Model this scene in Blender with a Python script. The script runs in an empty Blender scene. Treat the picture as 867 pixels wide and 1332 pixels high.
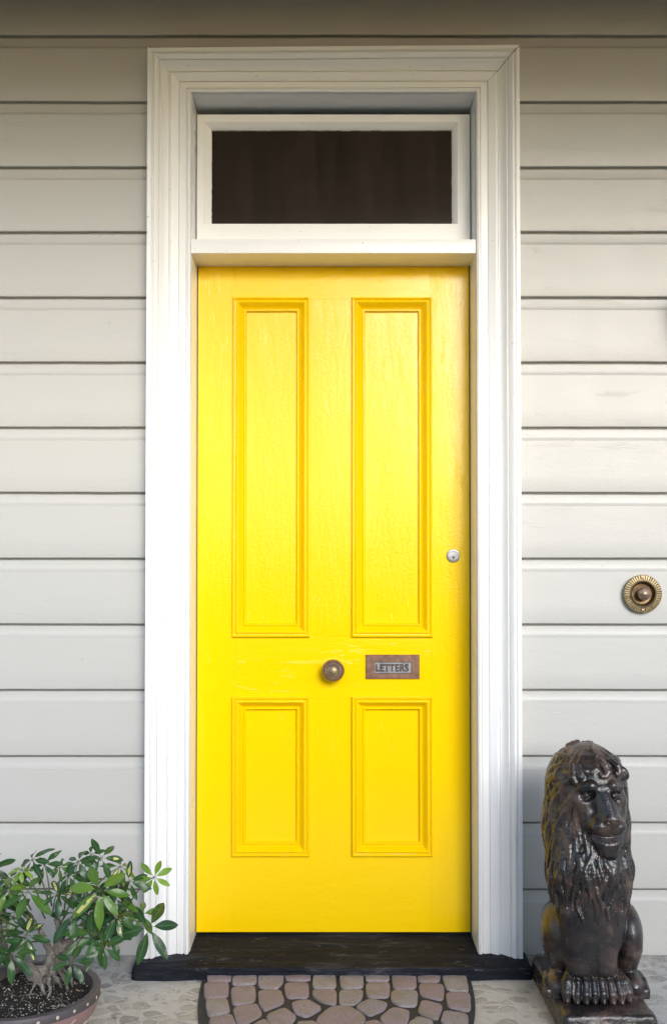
import bpy, bmesh, math, random
import numpy as np
from mathutils import Vector, Matrix, noise
random.seed(7)
R = math.radians
scn = bpy.context.scene
COL = scn.collection

# ------------------------------------------------------------------ camera
CAM = Vector((0, -3.0, 1.10)); F = 1333.0; PITCH = R(1.2); SH = 66
cd = bpy.data.cameras.new('camera'); cam = bpy.data.objects.new('camera', cd); COL.objects.link(cam)
cd.sensor_fit = 'VERTICAL'; cd.sensor_height = 36; cd.lens = 36 * F / 1332; cd.shift_y = SH / 1332
cd.clip_start = 0.05; cd.clip_end = 500
cam.location = CAM; cam.rotation_euler = (R(90) + PITCH, 0, 0)
scn.camera = cam

# ------------------------------------------------------------------ light
SUN_EL, SUN_AZ = 21, 18           # azimuth to the right of straight out from the door
w = bpy.data.worlds.new('World'); scn.world = w; w.use_nodes = True
wn = w.node_tree.nodes; wl = w.node_tree.links
sky = wn.new('ShaderNodeTexSky'); sky.sky_type = 'NISHITA'; sky.sun_disc = False
sky.sun_elevation = R(SUN_EL); sky.sun_rotation = R(180 - SUN_AZ)
sky.air_density = 1.0; sky.dust_density = 1.0; sky.ozone_density = 1.0
wl.new(sky.outputs[0], wn['Background'].inputs[0]); wn['Background'].inputs[1].default_value = 0.13
sd = bpy.data.lights.new('sun', 'SUN'); so = bpy.data.objects.new('sun', sd); COL.objects.link(so)
sd.energy = 1.2; sd.angle = R(28); sd.color = (0.985, 0.99, 1.0)
sdir = Vector((math.sin(R(SUN_AZ)) * math.cos(R(SUN_EL)), -math.cos(R(SUN_AZ)) * math.cos(R(SUN_EL)), math.sin(R(SUN_EL))))
so.rotation_euler = sdir.to_track_quat('Z', 'Y').to_euler(); so.location = sdir * 8
vs = scn.view_settings
vs.view_transform = 'Standard'; vs.look = 'None'; vs.exposure = 1.06; vs.gamma = 1.0; vs.use_curve_mapping = False

# ------------------------------------------------------------------ helpers
def P(px, py, Y):
    """point of the plane y = Y seen at a pixel of the 867 x 1332 photograph"""
    u = (px - 433.5) / F; v = (666 + SH - py) / F
    d = Vector((u, math.cos(PITCH) - v * math.sin(PITCH), math.sin(PITCH) + v * math.cos(PITCH)))
    return CAM + d * ((Y - CAM.y) / d.y)
def G(px, py, z=0.0):
    u = (px - 433.5) / F; v = (666 + SH - py) / F
    d = Vector((u, math.cos(PITCH) - v * math.sin(PITCH), math.sin(PITCH) + v * math.cos(PITCH)))
    return CAM + d * ((z - CAM.z) / d.z)

def link(name, me, mat=None, parent=None, smooth=None):
    if mat is not None and not len(me.materials): me.materials.append(mat)
    if smooth is not None:
        me.polygons.foreach_set('use_smooth', [True] * len(me.polygons))
        if smooth < 179: me.set_sharp_from_angle(angle=R(smooth))
    o = bpy.data.objects.new(name, me); COL.objects.link(o)
    if parent is not None: o.parent = parent
    return o
def mesh(name, V, Fc, mat=None, parent=None, smooth=None):
    me = bpy.data.meshes.new(name); me.from_pydata([tuple(v) for v in V], [], Fc); me.update()
    return link(name, me, mat, parent, smooth)
def from_bm(name, bm, mat=None, parent=None, smooth=30):
    bmesh.ops.recalc_face_normals(bm, faces=bm.faces)
    me = bpy.data.meshes.new(name); bm.to_mesh(me); bm.free()
    return link(name, me, mat, parent, smooth)
def tag(o, label=None, cat=None, group=None, kind=None):
    if label: o['label'] = label
    if cat: o['category'] = cat
    if group: o['group'] = group
    if kind: o['kind'] = kind
    return o
def empty(name, loc=(0, 0, 0)):
    o = bpy.data.objects.new(name, None); COL.objects.link(o); o.location = loc; o.empty_display_size = .05
    return o
def own(root, *kids):
    """parent world-space children to an Empty placed at the thing's base"""
    for k in kids:
        k.parent = root; k.matrix_parent_inverse = Matrix.Translation(-root.location)
def box(bm, x0, x1, y0, y1, z0, z1, bev=0.0, seg=2):
    r = bmesh.ops.create_cube(bm, size=1)
    vs_ = r['verts']
    for v in vs_:
        v.co = Vector(((x0 + x1) / 2 + v.co.x * (x1 - x0), (y0 + y1) / 2 + v.co.y * (y1 - y0), (z0 + z1) / 2 + v.co.z * (z1 - z0)))
    if bev > 0:
        es = list({e for v in vs_ for e in v.link_edges})
        bmesh.ops.bevel(bm, geom=es, offset=bev, segments=seg, affect='EDGES', profile=.6)
def lathe_y(bm, prof, c, n=48):
    """lathe around the y axis; prof = (radius, y forward of the wall is negative)"""
    rings = []
    for r, y in prof:
        if r < 1e-6: rings.append([bm.verts.new((c[0], c[1] + y, c[2]))])
        else: rings.append([bm.verts.new((c[0] + r * math.cos(2 * math.pi * i / n), c[1] + y, c[2] + r * math.sin(2 * math.pi * i / n))) for i in range(n)])
    for a, b in zip(rings, rings[1:]):
        for i in range(n):
            j = (i + 1) % n
            if len(a) == 1 and len(b) == 1: continue
            if len(a) == 1: bm.faces.new((a[0], b[i], b[j]))
            elif len(b) == 1: bm.faces.new((a[i], a[j], b[0]))
            else: bm.faces.new((a[i], a[j], b[j], b[i]))
def tube(bm, pts, rad, n=6):
    pts = [Vector(p) for p in pts]
    rings = []
    up = Vector((.3, .2, 1))
    for i, p in enumerate(pts):
        t = (pts[min(i + 1, len(pts) - 1)] - pts[max(i - 1, 0)]).normalized()
        a = t.cross(up)
        if a.length < 1e-3: a = t.cross(Vector((1, 0, 0)))
        a.normalize(); b = t.cross(a)
        r = rad[i] if isinstance(rad, (list, tuple)) else rad
        rings.append([bm.verts.new(p + (a * math.cos(2 * math.pi * k / n) + b * math.sin(2 * math.pi * k / n)) * r) for k in range(n)])
    for a, b in zip(rings, rings[1:]):
        for k in range(n): bm.faces.new((a[k], a[(k + 1) % n], b[(k + 1) % n], b[k]))
    bm.faces.new(rings[0][::-1]); bm.faces.new(rings[-1])

# ------------------------------------------------------------------ materials
class NT:
    def __init__(s, name):
        s.m = bpy.data.materials.new(name); s.m.use_nodes = True
        s.n = s.m.node_tree.nodes; s.l = s.m.node_tree.links; s.b = s.n['Principled BSDF']
        s.tc = s.n.new('ShaderNodeTexCoord')
    def add(s, t, **k):
        n = s.n.new(t)
        for a, v in k.items(): setattr(n, a, v)
        return n
    def coords(s, scale=(1, 1, 1)):
        mp = s.add('ShaderNodeMapping'); s.l.new(s.tc.outputs['Object'], mp.inputs[0]); mp.inputs['Scale'].default_value = scale
        return mp.outputs[0]
    def noise(s, scale, detail=4, rough=.55, stretch=(1, 1, 1), dist=0.0):
        n = s.add('ShaderNodeTexNoise'); s.l.new(s.coords(stretch), n.inputs['Vector'])
        n.inputs['Scale'].default_value = scale; n.inputs['Detail'].default_value = detail
        n.inputs['Roughness'].default_value = rough; n.inputs['Distortion'].default_value = dist
        return n.outputs['Fac']
    def ramp(s, src, stops):
        r = s.add('ShaderNodeValToRGB'); s.l.new(src, r.inputs[0]); e = r.color_ramp.elements
        while len(e) < len(stops): e.new(.5)
        for i, (p, c) in enumerate(stops):
            e[i].position = p; e[i].color = (*c, 1) if len(c) == 3 else c
        return r.outputs[0]
    def math(s, op, a, b=0.0, clamp=False):
        m = s.add('ShaderNodeMath', operation=op); m.use_clamp = clamp
        for i, v in enumerate((a, b)):
            if isinstance(v, (int, float)): m.inputs[i].default_value = v
            else: s.l.new(v, m.inputs[i])
        return m.outputs[0]
    def mix(s, fac, a, b, mode='MIX'):
        m = s.add('ShaderNodeMix', data_type='RGBA', blend_type=mode)
        for i, v in ((0, fac), (6, a), (7, b)):
            if isinstance(v, (int, float)): m.inputs[i].default_value = v
            elif isinstance(v, tuple): m.inputs[i].default_value = (*v, 1) if len(v) == 3 else v
            else: s.l.new(v, m.inputs[i])
        return m.outputs[2]
    def bump(s, h, dist, strength=1.0, prev=None):
        b = s.add('ShaderNodeBump'); s.l.new(h, b.inputs['Height']); b.inputs['Distance'].default_value = dist
        b.inputs['Strength'].default_value = strength
        if prev is not None: s.l.new(prev, b.inputs['Normal'])
        return b.outputs[0]
    def out(s, color=None, rough=None, normal=None, metal=None, coat=None, spec=None):
        for nm, v in (('Base Color', color), ('Roughness', rough), ('Normal', normal), ('Metallic', metal), ('Coat Weight', coat), ('Specular IOR Level', spec)):
            if v is None: continue
            if isinstance(v, tuple): s.b.inputs[nm].default_value = (*v, 1)
            elif isinstance(v, (int, float)): s.b.inputs[nm].default_value = v
            else: s.l.new(v, s.b.inputs[nm])
        return s.m

def paint(name, c, rough, stroke=(1, 1, 1), bump=.0006, grit=.0003, dirt=.06, specks=True, dirtc=None, lump=0.0):
    t = NT(name)
    big = t.noise(2.2, 3)
    col = t.mix(t.math('MULTIPLY', big, dirt), c, dirtc or tuple(x * .6 for x in c))
    if specks:
        sp = t.ramp(t.noise(95, 2, .5), [(.0, (1, 1, 1)), (.235, (1, 1, 1)), (.26, (0, 0, 0))])
        col = t.mix(t.math('MULTIPLY', sp, .5), col, tuple(x * .3 for x in c))
    n1 = t.bump(t.noise(26, 5, .6, stroke), bump)
    n2 = t.bump(t.noise(140, 4, .6), grit, prev=n1)
    # small ridges, drips and chips left by brushing
    rid = t.ramp(t.noise(14, 6, .7, stroke, 1.5), [(.0, (0, 0, 0)), (.60, (0, 0, 0)), (.66, (1, 1, 1)), (.72, (.3, .3, .3)), (1, (.2, .2, .2))])
    n3 = t.bump(rid, grit * 1.0, .6, prev=n2)
    if lump: n3 = t.bump(t.noise(7, 3, .5, stroke), lump, prev=n3)
    return t.out(col, t.math('ADD', rough - .06, t.math('MULTIPLY', t.noise(9, 4), .12)), n3)

M_WALL = paint('weatherboard_paint', (.475, .472, .455), .42, (.35, 1, 1.2), .0007, .0005, .08, dirtc=(.40, .38, .34))
M_WHITE = paint('white_gloss_paint', (.86, .86, .855), .30, (1, 1, .16), .0010, .0004, .08)
M_WHITEH = paint('white_gloss_paint_across', (.86, .86, .855), .30, (.16, 1, 1), .0010, .0004, .08)
M_DOOR = paint('yellow_gloss_paint', (.90, .588, .001), .15, (1.5, 1, .35), .0009, .0005, .06, specks=False, dirtc=(.75, .45, .0), lump=.0018)
M_DOOR.node_tree.nodes['Principled BSDF'].inputs['Specular IOR Level'].default_value = .38
M_DOORH = paint('yellow_gloss_paint_across', (.90, .588, .001), .15, (.35, 1, 1.5), .0009, .0004, .06, specks=False, dirtc=(.75, .45, .0), lump=.0018)
M_DOORH.node_tree.nodes['Principled BSDF'].inputs['Specular IOR Level'].default_value = .38

def metal(name, c1, c2, rough=.38, metallic=.85, scale=60):
    t = NT(name)
    f = t.ramp(t.noise(scale, 5, .6), [(.35, c1), (.65, c2)])
    return t.out(f, t.math('ADD', rough - .1, t.math('MULTIPLY', t.noise(scale * 1.7, 3), .25)), t.bump(t.noise(scale * 5, 3), .0002), metallic)
M_BRASS = metal('aged_brass', (.10, .065, .04), (.25, .165, .085), .42)
M_BRASSD = metal('tarnished_brass', (.22, .155, .12), (.42, .30, .21), .40)
M_BRASSL = metal('dull_brass', (.20, .155, .085), (.36, .29, .17), .42, .7)
M_COPPER = metal('copper_brown_brass', (.13, .07, .05), (.24, .135, .09), .45, .6)
M_STEEL = metal('worn_steel', (.19, .195, .21), (.33, .335, .36), .34, .7)
M_LETT = metal('bronze_letters', (.045, .03, .025), (.08, .05, .035), .5, .3)
M_DARK = metal('dark_slot', (.01, .01, .01), (.02, .02, .02), .6, 0)

t = NT('black_threshold_paint')
wn1 = t.noise(30, 6, .65, (.12, 1, 1), .8)
c = t.ramp(wn1, [(.3, (.008, .009, .012)), (.55, (.018, .020, .027)), (.75, (.055, .057, .068))])
flk = t.ramp(t.noise(45, 7, .78, (.3, 1, 1), .6), [(.58, (0, 0, 0)), (.66, (1, 1, 1))])
c = t.mix(t.math('MULTIPLY', flk, .7), c, (.17, .165, .17))
M_BLACK = t.out(c, .62, t.bump(wn1, .006, prev=t.bump(t.noise(90, 4), .003)), spec=.06)

t = NT('stone_paving')
def pebble_nodes(t, scale, off):
    mp = t.add('ShaderNodeMapping'); mp.inputs['Location'].default_value = off
    wrp = t.add('ShaderNodeTexNoise'); wrp.inputs['Scale'].default_value = 22; wrp.inputs['Detail'].default_value = 3
    t.l.new(t.tc.outputs['Object'], wrp.inputs['Vector'])
    sub = t.add('ShaderNodeVectorMath', operation='MULTIPLY_ADD')
    t.l.new(wrp.outputs['Color'], sub.inputs[0]); sub.inputs[1].default_value = (.022, .022, 0); t.l.new(t.tc.outputs['Object'], sub.inputs[2])
    t.l.new(sub.outputs[0], mp.inputs[0]); mp.inputs['Scale'].default_value = (1, 1.15, .01)
    v1 = t.add('ShaderNodeTexVoronoi', feature='DISTANCE_TO_EDGE'); v2 = t.add('ShaderNodeTexVoronoi', feature='F1')
    for v in (v1, v2):
        t.l.new(mp.outputs[0], v.inputs['Vector']); v.inputs['Scale'].default_value = scale; v.inputs['Randomness'].default_value = .9
    rd = t.math('MULTIPLY', t.math('SUBTRACT', .60, v2.outputs['Distance']), .7)
    return t.math('MINIMUM', v1.outputs['Distance'], rd), v2.outputs['Color']
e, cc = pebble_nodes(t, 19, (0.3, .1, 0))
sep = t.add('ShaderNodeSeparateColor'); t.l.new(cc, sep.inputs[0])
stone = t.ramp(sep.outputs[0], [(.0, (.19, .19, .20)), (.09, (.24, .24, .25)), (.18, (.31, .305, .29)), (.35, (.38, .37, .345)), (.6, (.46, .455, .435)), (.85, (.35, .345, .335)), (1, (.47, .43, .36))])
stone = t.mix(t.math('MULTIPLY', t.noise(45, 5, .65), .6), stone, (.40, .39, .37))
stone = t.mix(t.ramp(t.noise(30, 5, .7, (1, 1, 1), 2), [(.55, (0, 0, 0)), (.70, (.6, .6, .6))]), stone, (.62, .61, .59))
grout = t.mix(t.noise(35, 5), (.60, .60, .585), (.38, .375, .365))
ef = t.math('ADD', e, t.math('MULTIPLY', t.math('SUBTRACT', t.noise(60, 4), .5), .09))
msk = t.ramp(ef, [(.055, (0, 0, 0)), (.10, (1, 1, 1))])
gc = t.mix(msk, grout, stone)
crk = t.ramp(ef, [(.05, (0, 0, 0)), (.075, (1, 1, 1)), (.10, (0, 0, 0))])
gc = t.mix(t.math('MULTIPLY', t.math('MULTIPLY', crk, t.noise(18, 4, .6)), .75), gc, (.15, .145, .14))
grime = t.ramp(t.noise(16, 7, .75, (1, 1, 1), 1.2), [(.56, (0, 0, 0)), (.66, (1, 1, 1))])
gc = t.mix(t.math('MULTIPLY', grime, .7), gc, (.13, .12, .11))
hgt = t.math('ADD', t.math('MULTIPLY', t.ramp(ef, [(.02, (.3, .3, .3)), (.10, (1, 1, 1))]), .5), t.math('MULTIPLY', t.noise(50, 5, .7), .5))
M_GROUND = t.out(gc, .6, t.bump(hgt, .004))

t = NT('mortar_haunch')
M_MORTAR = t.out(t.ramp(t.noise(40, 6, .7), [(.3, (.17, .165, .155)), (.7, (.42, .41, .39))]), .8, t.bump(t.noise(70, 5, .7), .006))
t = NT('dark_mortar')
M_DMORTAR = t.out(t.ramp(t.noise(120, 5, .7), [(.3, (.012, .013, .019)), (.62, (.036, .038, .050)), (.8, (.10, .10, .115))]), .75, t.bump(t.noise(160, 5, .7), .003))
t = NT('cobble_stone')
at = t.add('ShaderNodeAttribute'); at.attribute_name = 'tint'
cb = t.ramp(at.outputs['Fac'], [(0, (.225, .140, .185)), (.3, (.24, .170, .215)), (.55, (.255, .21, .245)), (.8, (.29, .27, .26)), (1, (.20, .165, .225))])
cb = t.mix(t.math('MULTIPLY', t.noise(260, 4, .75), .75), cb, (.42, .385, .38))
cb = t.mix(t.ramp(t.noise(150, 4, .7), [(.34, (.8, .8, .8)), (.43, (0, 0, 0))]), cb, (.09, .06, .06))
cb = t.mix(t.math('MULTIPLY', t.ramp(t.noise(22, 3), [(.45, (0, 0, 0)), (.62, (1, 1, 1))]), .6), cb, (.24, .205, .16))
M_COBBLE = t.out(cb, .7, t.bump(t.noise(170, 5, .75), .0035))

t = NT('dusty_glass')
gl = t.b; t.n.remove(gl)
tr = t.add('ShaderNodeBsdfTransparent'); tr.inputs[0].default_value = (.8, .77, .74, 1)
gs = t.add('ShaderNodeBsdfGlossy'); gs.inputs['Roughness'].default_value = .08
df = t.add('ShaderNodeBsdfDiffuse'); df.inputs[0].default_value = (.25, .20, .17, 1)
fr = t.add('ShaderNodeFresnel'); fr.inputs[0].default_value = 1.45
m1 = t.add('ShaderNodeMixShader'); m2 = t.add('ShaderNodeMixShader')
dust = t.ramp(t.noise(14, 5, .6, (1.6, 1, .18)), [(.35, (.06, .06, .06)), (.8, (.13, .13, .13))])
t.l.new(dust, m1.inputs[0]); t.l.new(tr.outputs[0], m1.inputs[1]); t.l.new(df.outputs[0], m1.inputs[2])
t.l.new(fr.outputs[0], m2.inputs[0]); t.l.new(m1.outputs[0], m2.inputs[1]); t.l.new(gs.outputs[0], m2.inputs[2])
t.l.new(m2.outputs[0], t.n['Material Output'].inputs[0]); M_GLASS = t.m

t = NT('hall_plaster'); M_HALL = t.out(t.ramp(t.noise(3), [(.3, (.16, .12, .09)), (.7, (.22, .17, .13))]), .8)
t = NT('bronze_statue')
pat = t.ramp(t.noise(11, 7, .66, (1, 1, 1), .8), [(.38, (.010, .010, .011)), (.50, (.026, .020, .019)), (.60, (.070, .046, .038)), (.76, (.14, .092, .074))])
M_LION = t.out(pat, t.math('ADD', .17, t.math('MULTIPLY', t.noise(30, 4), .22)), t.bump(t.noise(60, 5, .6, (1.2, 1.2, .6)), .0018, prev=t.bump(t.noise(240, 3), .0006)), .0, 0.0, .65)
t.b.inputs['Coat Roughness'].default_value = .22
t = NT('glazed_pot'); pc = t.mix(t.noise(12, 4), (.25, .15, .145), (.33, .21, .20))
M_POT = t.out(pc, .42, t.bump(t.noise(60, 3), .0008))
t = NT('pot_rim'); M_RIM = t.out(t.mix(t.noise(30, 5), (.055, .045, .052), (.11, .095, .10)), .5, t.bump(t.noise(90, 3), .0008))
t = NT('potting_soil'); M_SOIL = t.out(t.ramp(t.noise(140, 6, .75), [(.35, (.006, .005, .004)), (.6, (.020, .015, .012)), (.8, (.07, .058, .048))]), .9, t.bump(t.noise(110, 6, .75), .012))
t = NT('perlite'); M_PERL = t.out(t.mix(t.noise(50), (.50, .48, .42), (.25, .23, .20)), .8)
t = NT('cream_glaze'); M_CREAM = t.out((.55, .47, .38), .6)
t = NT('ficus_bark'); M_BARK = t.out(t.ramp(t.noise(55, 6, .7, (1, 1, 1), 1.0), [(.3, (.07, .06, .05)), (.5, (.20, .18, .155)), (.72, (.34, .315, .285))]), .8, t.bump(t.noise(70, 6, .7, (1, 1, 2.2)), .006))
t = NT('green_stem'); M_STEM = t.out(t.mix(t.noise(30), (.05, .085, .02), (.09, .11, .04)), .6)
t = NT('glossy_leaf')
at = t.add('ShaderNodeAttribute'); at.attribute_name = 'tint'
uvn = t.add('ShaderNodeUVMap'); sx = t.add('ShaderNodeSeparateXYZ'); t.l.new(uvn.outputs[0], sx.inputs[0])
leaf = t.ramp(at.outputs['Fac'], [(0, (.016, .050, .021)), (.35, (.029, .082, .022)), (.65, (.070, .155, .022)), (1, (.18, .30, .035))])
rib = t.math('LESS_THAN', t.math('ABSOLUTE', t.math('SUBTRACT', sx.outputs[1], .5)), .035)
leaf = t.mix(t.math('MULTIPLY', rib, .45), leaf, (.16, .25, .07))
var = t.ramp(t.noise(26, 3, .55), [(.60, (0, 0, 0)), (.64, (1, 1, 1))])
at2 = t.add('ShaderNodeAttribute'); at2.attribute_name = 'variegation'
vmask = t.math('MULTIPLY', var, at2.outputs['Fac'])
vband = t.ramp(t.math('ABSOLUTE', t.math('SUBTRACT', sx.outputs[1], .5)), [(.16, (1, 1, 1)), (.24, (0, 0, 0))])
leaf = t.mix(t.math('MULTIPLY', vband, t.math('MAXIMUM', vmask, t.math('MULTIPLY', at2.outputs['Fac'], t.ramp(t.noise(40, 2), [(.5, (0, 0, 0)), (.55, (1, 1, 1))])))), leaf, (.52, .50, .17))
M_LEAF = t.out(leaf, .33, t.bump(t.noise(60, 3), .0012), spec=.36)
t.b.inputs['Subsurface Weight'].default_value = 0.0
t = NT('dead_leaf'); M_DEAD = t.out(t.mix(t.noise(60, 4), (.14, .055, .025), (.30, .22, .12)), .7)
t = NT('blocker_green'); M_BLOCKER = t.out(t.mix(t.noise(14, 6), (.02, .045, .015), (.07, .12, .035)), .7, t.bump(t.noise(22, 6), .06))
t = NT('lawn'); M_DRIVE = t.out(t.mix(t.noise(40, 5), (.045, .055, .03), (.10, .11, .06)), .9)
M_CEIL = paint('porch_ceiling_paint', (.16, .13, .095), .5)

# ------------------------------------------------------------------ ground
def grid_sheet(name, x0, x1, y0, y1, nx, ny, z, mat, hf=None, parent=None):
    V, Fc = [], []
    for j in range(ny + 1):
        for i in range(nx + 1):
            x = x0 + (x1 - x0) * i / nx; y = y0 + (y1 - y0) * j / ny
            V.append((x, y, z + (hf(x, y) if hf else 0)))
    for j in range(ny):
        for i in range(nx):
            a = j * (nx + 1) + i; Fc.append((a, a + 1, a + nx + 2, a + nx + 1))
    return mesh(name, V, Fc, mat, parent, 180)
tag(grid_sheet('ground', -250, 250, -250, 250, 4, 4, -.02, M_DRIVE), kind='structure')
def gh(x, y): return .004 * noise.noise(Vector((x * 5, y * 5, 0))) - .001
path = grid_sheet('path', -3.4, 3.4, -1.7, .06, 240, 70, 0, M_GROUND, gh)
tag(path, kind='structure')

# ------------------------------------------------------------------ weatherboard wall
rows = [45, 131, 216, 300.5, 385.5, 470, 555, 640, 725.5, 811, 896.5, 982.5, 1069, 1156, 1243]
ZL = [P(433, r, 0).z for r in rows]
step = (ZL[0] - ZL[-1]) / (len(ZL) - 1)
top_extra = [ZL[0] + step, ZL[0] + 2 * step]
ZL = top_extra[::-1] + ZL
ZTOP = ZL[0]
ZTC = P(433, 62.5, -.056).z           # top edge of the architrave
ZEND = ZL[-1]
prof = []                            # (y, z, wobble id)
for i in range(len(ZL) - 1):
    zt, zb = ZL[i], ZL[i + 1]
    prof += [(.016, zt - .0005, i), (.020, zt - .0060, i + 50), (.0095, zt - .0070, i + 50), (.0082, zt - .0085, i + 50), (.0090, zt - .0300, i + 50), (.0080, zt - .0325, i + 50),
             (.0020, zt - .0395, i + 50), (.0, zt - .0410, i + 50), (.0, zt - .09, i), (.0, zt - .14, i), (.0, zb + .004, i + 1), (.0006, zb + .0015, i + 1), (.002, zb, i + 1), (.016, zb - .0004, i + 1)]
prof = [p for p in prof]
def wob(x, k, s): return noise.noise(Vector((x * 2.3, k * 7.31, s))) * .0011 + noise.noise(Vector((x * 11, k * 3.7, s + 5))) * .0005
V, Fc = [], []
def strip(x0, x1, zmin=-9):
    nx = max(2, int((x1 - x0) / .025)); pr = [p for p in prof if p[1] > zmin]; b0 = len(V); m = len(pr)
    for i in range(nx + 1):
        x = x0 + (x1 - x0) * i / nx
        for (y, z, k) in pr: V.append((x, y + wob(x, k, 1) * .9, z + wob(x, k % 50 if z > 0 else k, 9) * (1.2 if y < .012 else .8)))
    for i in range(nx):
        for j in range(m - 1):
            a = b0 + i * m + j; Fc.append((a, a + m, a + m + 1, a + 1)[::-1])
strip(-3.2, -.528); strip(.528, 3.2); strip(-.528, .528, ZTC - .03)
wall = empty('house_wall', (0, 0.05, 0))
tag(wall, 'grey painted horizontal weatherboard wall around the yellow front door', 'wall')
bo = mesh('weatherboards', V, Fc, M_WALL, None, 28)
bm = bmesh.new()
box(bm, -3.2, -.54, .024, .15, -.1, ZTOP); box(bm, .54, 3.2, .024, .15, -.1, ZTOP); box(bm, -.54, .54, .024, .15, ZTC - .03, ZTOP)
core = from_bm('wall_core', bm, M_MORTAR)
# rough mortar fillet at the foot of the boards
V2, F2 = [], []
nx = 300
for i in range(nx + 1):
    x = -3.2 + 6.4 * i / nx
    n_ = noise.noise(Vector((x * 9, 0, 3))); n2_ = noise.noise(Vector((x * 30, 0, 8)))
    V2 += [(x, .02, ZEND + .003), (x, -.004 - .004 * n_, ZEND - .002 + .002 * n2_), (x, -.020 - .012 * n_ - .004 * n2_, .006), (x, -.034 - .016 * n_, -.006)]
for i in range(nx):
    for j in range(3):
        a = i * 4 + j; F2.append((a, a + 4, a + 5, a + 1)[::-1])
fil = mesh('mortar_fillet', V2, F2, M_MORTAR, None, 60)
own(wall, bo, core, fil)

# ------------------------------------------------------------------ door frame
XJ = .4155                          # inner face of the jamb
XO = .5350                          # outer edge of the architrave
YD = .108                           # face of the door
Z_HEAD = P(433, 121, -.02).z        # underside of head
ZB = .024
AW = XO - XJ
REL = 1.6
aprof = [(0, .012), (.0, -.014), (.003, -.019), (.008, -.0215), (.0125, -.019), (.0140, -.0145), (.0155, -.0150), (.0350, -.0170), (.0358, -.0210), (.0375, -.0225),
         (.0580, -.0235), (.0610, -.0225), (.0640, -.0205), (.0690, -.0205), (.0760, -.0235), (.0820, -.0285), (.0850, -.0330), (.0870, -.0345), (.0890, -.0335), (.0905, -.0290), (.0925, -.0300),
         (.0980, -.0395), (.1030, -.0420), (.1070, -.0400), (.1085, -.0350), (.1105, -.0355), (.1115, -.0400), (.1135, -.0420), (.1235, -.0420), (AW, -.0405), (AW, .015)]
AH = ZTC - Z_HEAD
for q_ in (.0148, .0366, .0655, .0912, .1096):     # quirks between the members
    aprof = [p for p in aprof if abs(p[0] - q_) > .0013 or p[1] > 0]
    lo_ = [p for p in aprof if p[0] < q_][-1]; hi_ = [p for p in aprof if p[0] > q_][0]
    yy = lo_[1] + (hi_[1] - lo_[1]) * (q_ - lo_[0]) / (hi_[0] - lo_[0])
    aprof = sorted([p for p in aprof if p[0] < q_]) + [(q_ - .0011, lo_[1] if False else yy), (q_ - .0005, yy + .0028), (q_ + .0005, yy + .0028), (q_ + .0011, yy)] + [p for p in aprof if p[0] > q_]
aprof = [(u, y if y > 0 else -.014 + (y + .014) * REL) for u, y in aprof]
def wv(a, b): return noise.noise(Vector((a * 3, b * 40, 4))) * .0007 + noise.noise(Vector((a * 13, b * 90, 2))) * .00035
def architrave_side(s):
    V, Fc = [], []; m = len(aprof); ns = 130
    for i in range(ns + 1):
        t_ = i / ns
        for k, (u, y) in enumerate(aprof):
            zt = Z_HEAD + u * AH / AW
            zb = ZB + .006 * noise.noise(Vector((u * 60, s * 3, 1))) + (.008 if u < .004 else 0)
            z = zb + (zt - zb) * t_
            # door frame leans a hair outwards towards the floor, as the photograph shows
            V.append((s * (XJ + u + wv(z, u + s) * .8), y + wv(z, u + 3 + s), z))
    for i in range(ns):
        for j in range(m - 1):
            a = i * m + j; f = (a, a + 1, a + m + 1, a + m); Fc.append(f if s > 0 else f[::-1])
    return mesh('architrave', V, Fc, M_WHITE, None, 24)
def architrave_head():
    V, Fc = [], []; m = len(aprof); ns = 50
    for i in range(ns + 1):
        t_ = i / ns * 2 - 1
        for (u, y) in aprof:
            x = t_ * (XJ + u)
            V.append((x, y + wv(x, u + 9), Z_HEAD + u * AH / AW + wv(x, u + 5) + .004 * t_ * (u / AW)))
    for i in range(ns):
        for j in range(m - 1):
            a = i * m + j; Fc.append((a, a + m, a + m + 1, a + 1)[::-1])
    return mesh('architrave', V, Fc, M_WHITEH, None, 24)
frame = empty('door_frame', (0, 0, ZB))
tag(frame, 'white moulded timber door surround with fluted architraves around the yellow door', 'door frame')
Z_TB = P(433, 330, -.012).z         # underside of transom bar front
Z_TT = P(433, 311.5, -.012).z       # top of transom bar
Z_SASHT = P(433, 149, .072).z
YS = .072                            # face of fanlight sash
kids = [architrave_side(-1), architrave_side(1), architrave_head()]
for s in (-1, 1):
    bm = bmesh.new()
    a, b = sorted((s * XJ, s * (XJ + .030)))
    box(bm, a, b, -.010, .149, ZB + .01, Z_HEAD + .03, .0015, 1)
    kids.append(from_bm('jamb', bm, M_WHITE))
bm = bmesh.new(); box(bm, -XJ + .001, XJ - .001, -.010, .149, Z_HEAD, Z_HEAD + .029, .0015, 1)
kids.append(from_bm('frame_head', bm, M_WHITEH))
bm = bmesh.new(); box(bm, -XJ - .002, XJ + .002, -.016, .12, Z_TB, Z_TT, .003, 2)
box(bm, -XJ + .002, XJ - .002, YD + .028, .148, Z_TB - .03, Z_TB - .001, .001, 1)
kids.append(from_bm('transom_bar', bm, M_WHITEH))
own(frame, *kids)

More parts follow.
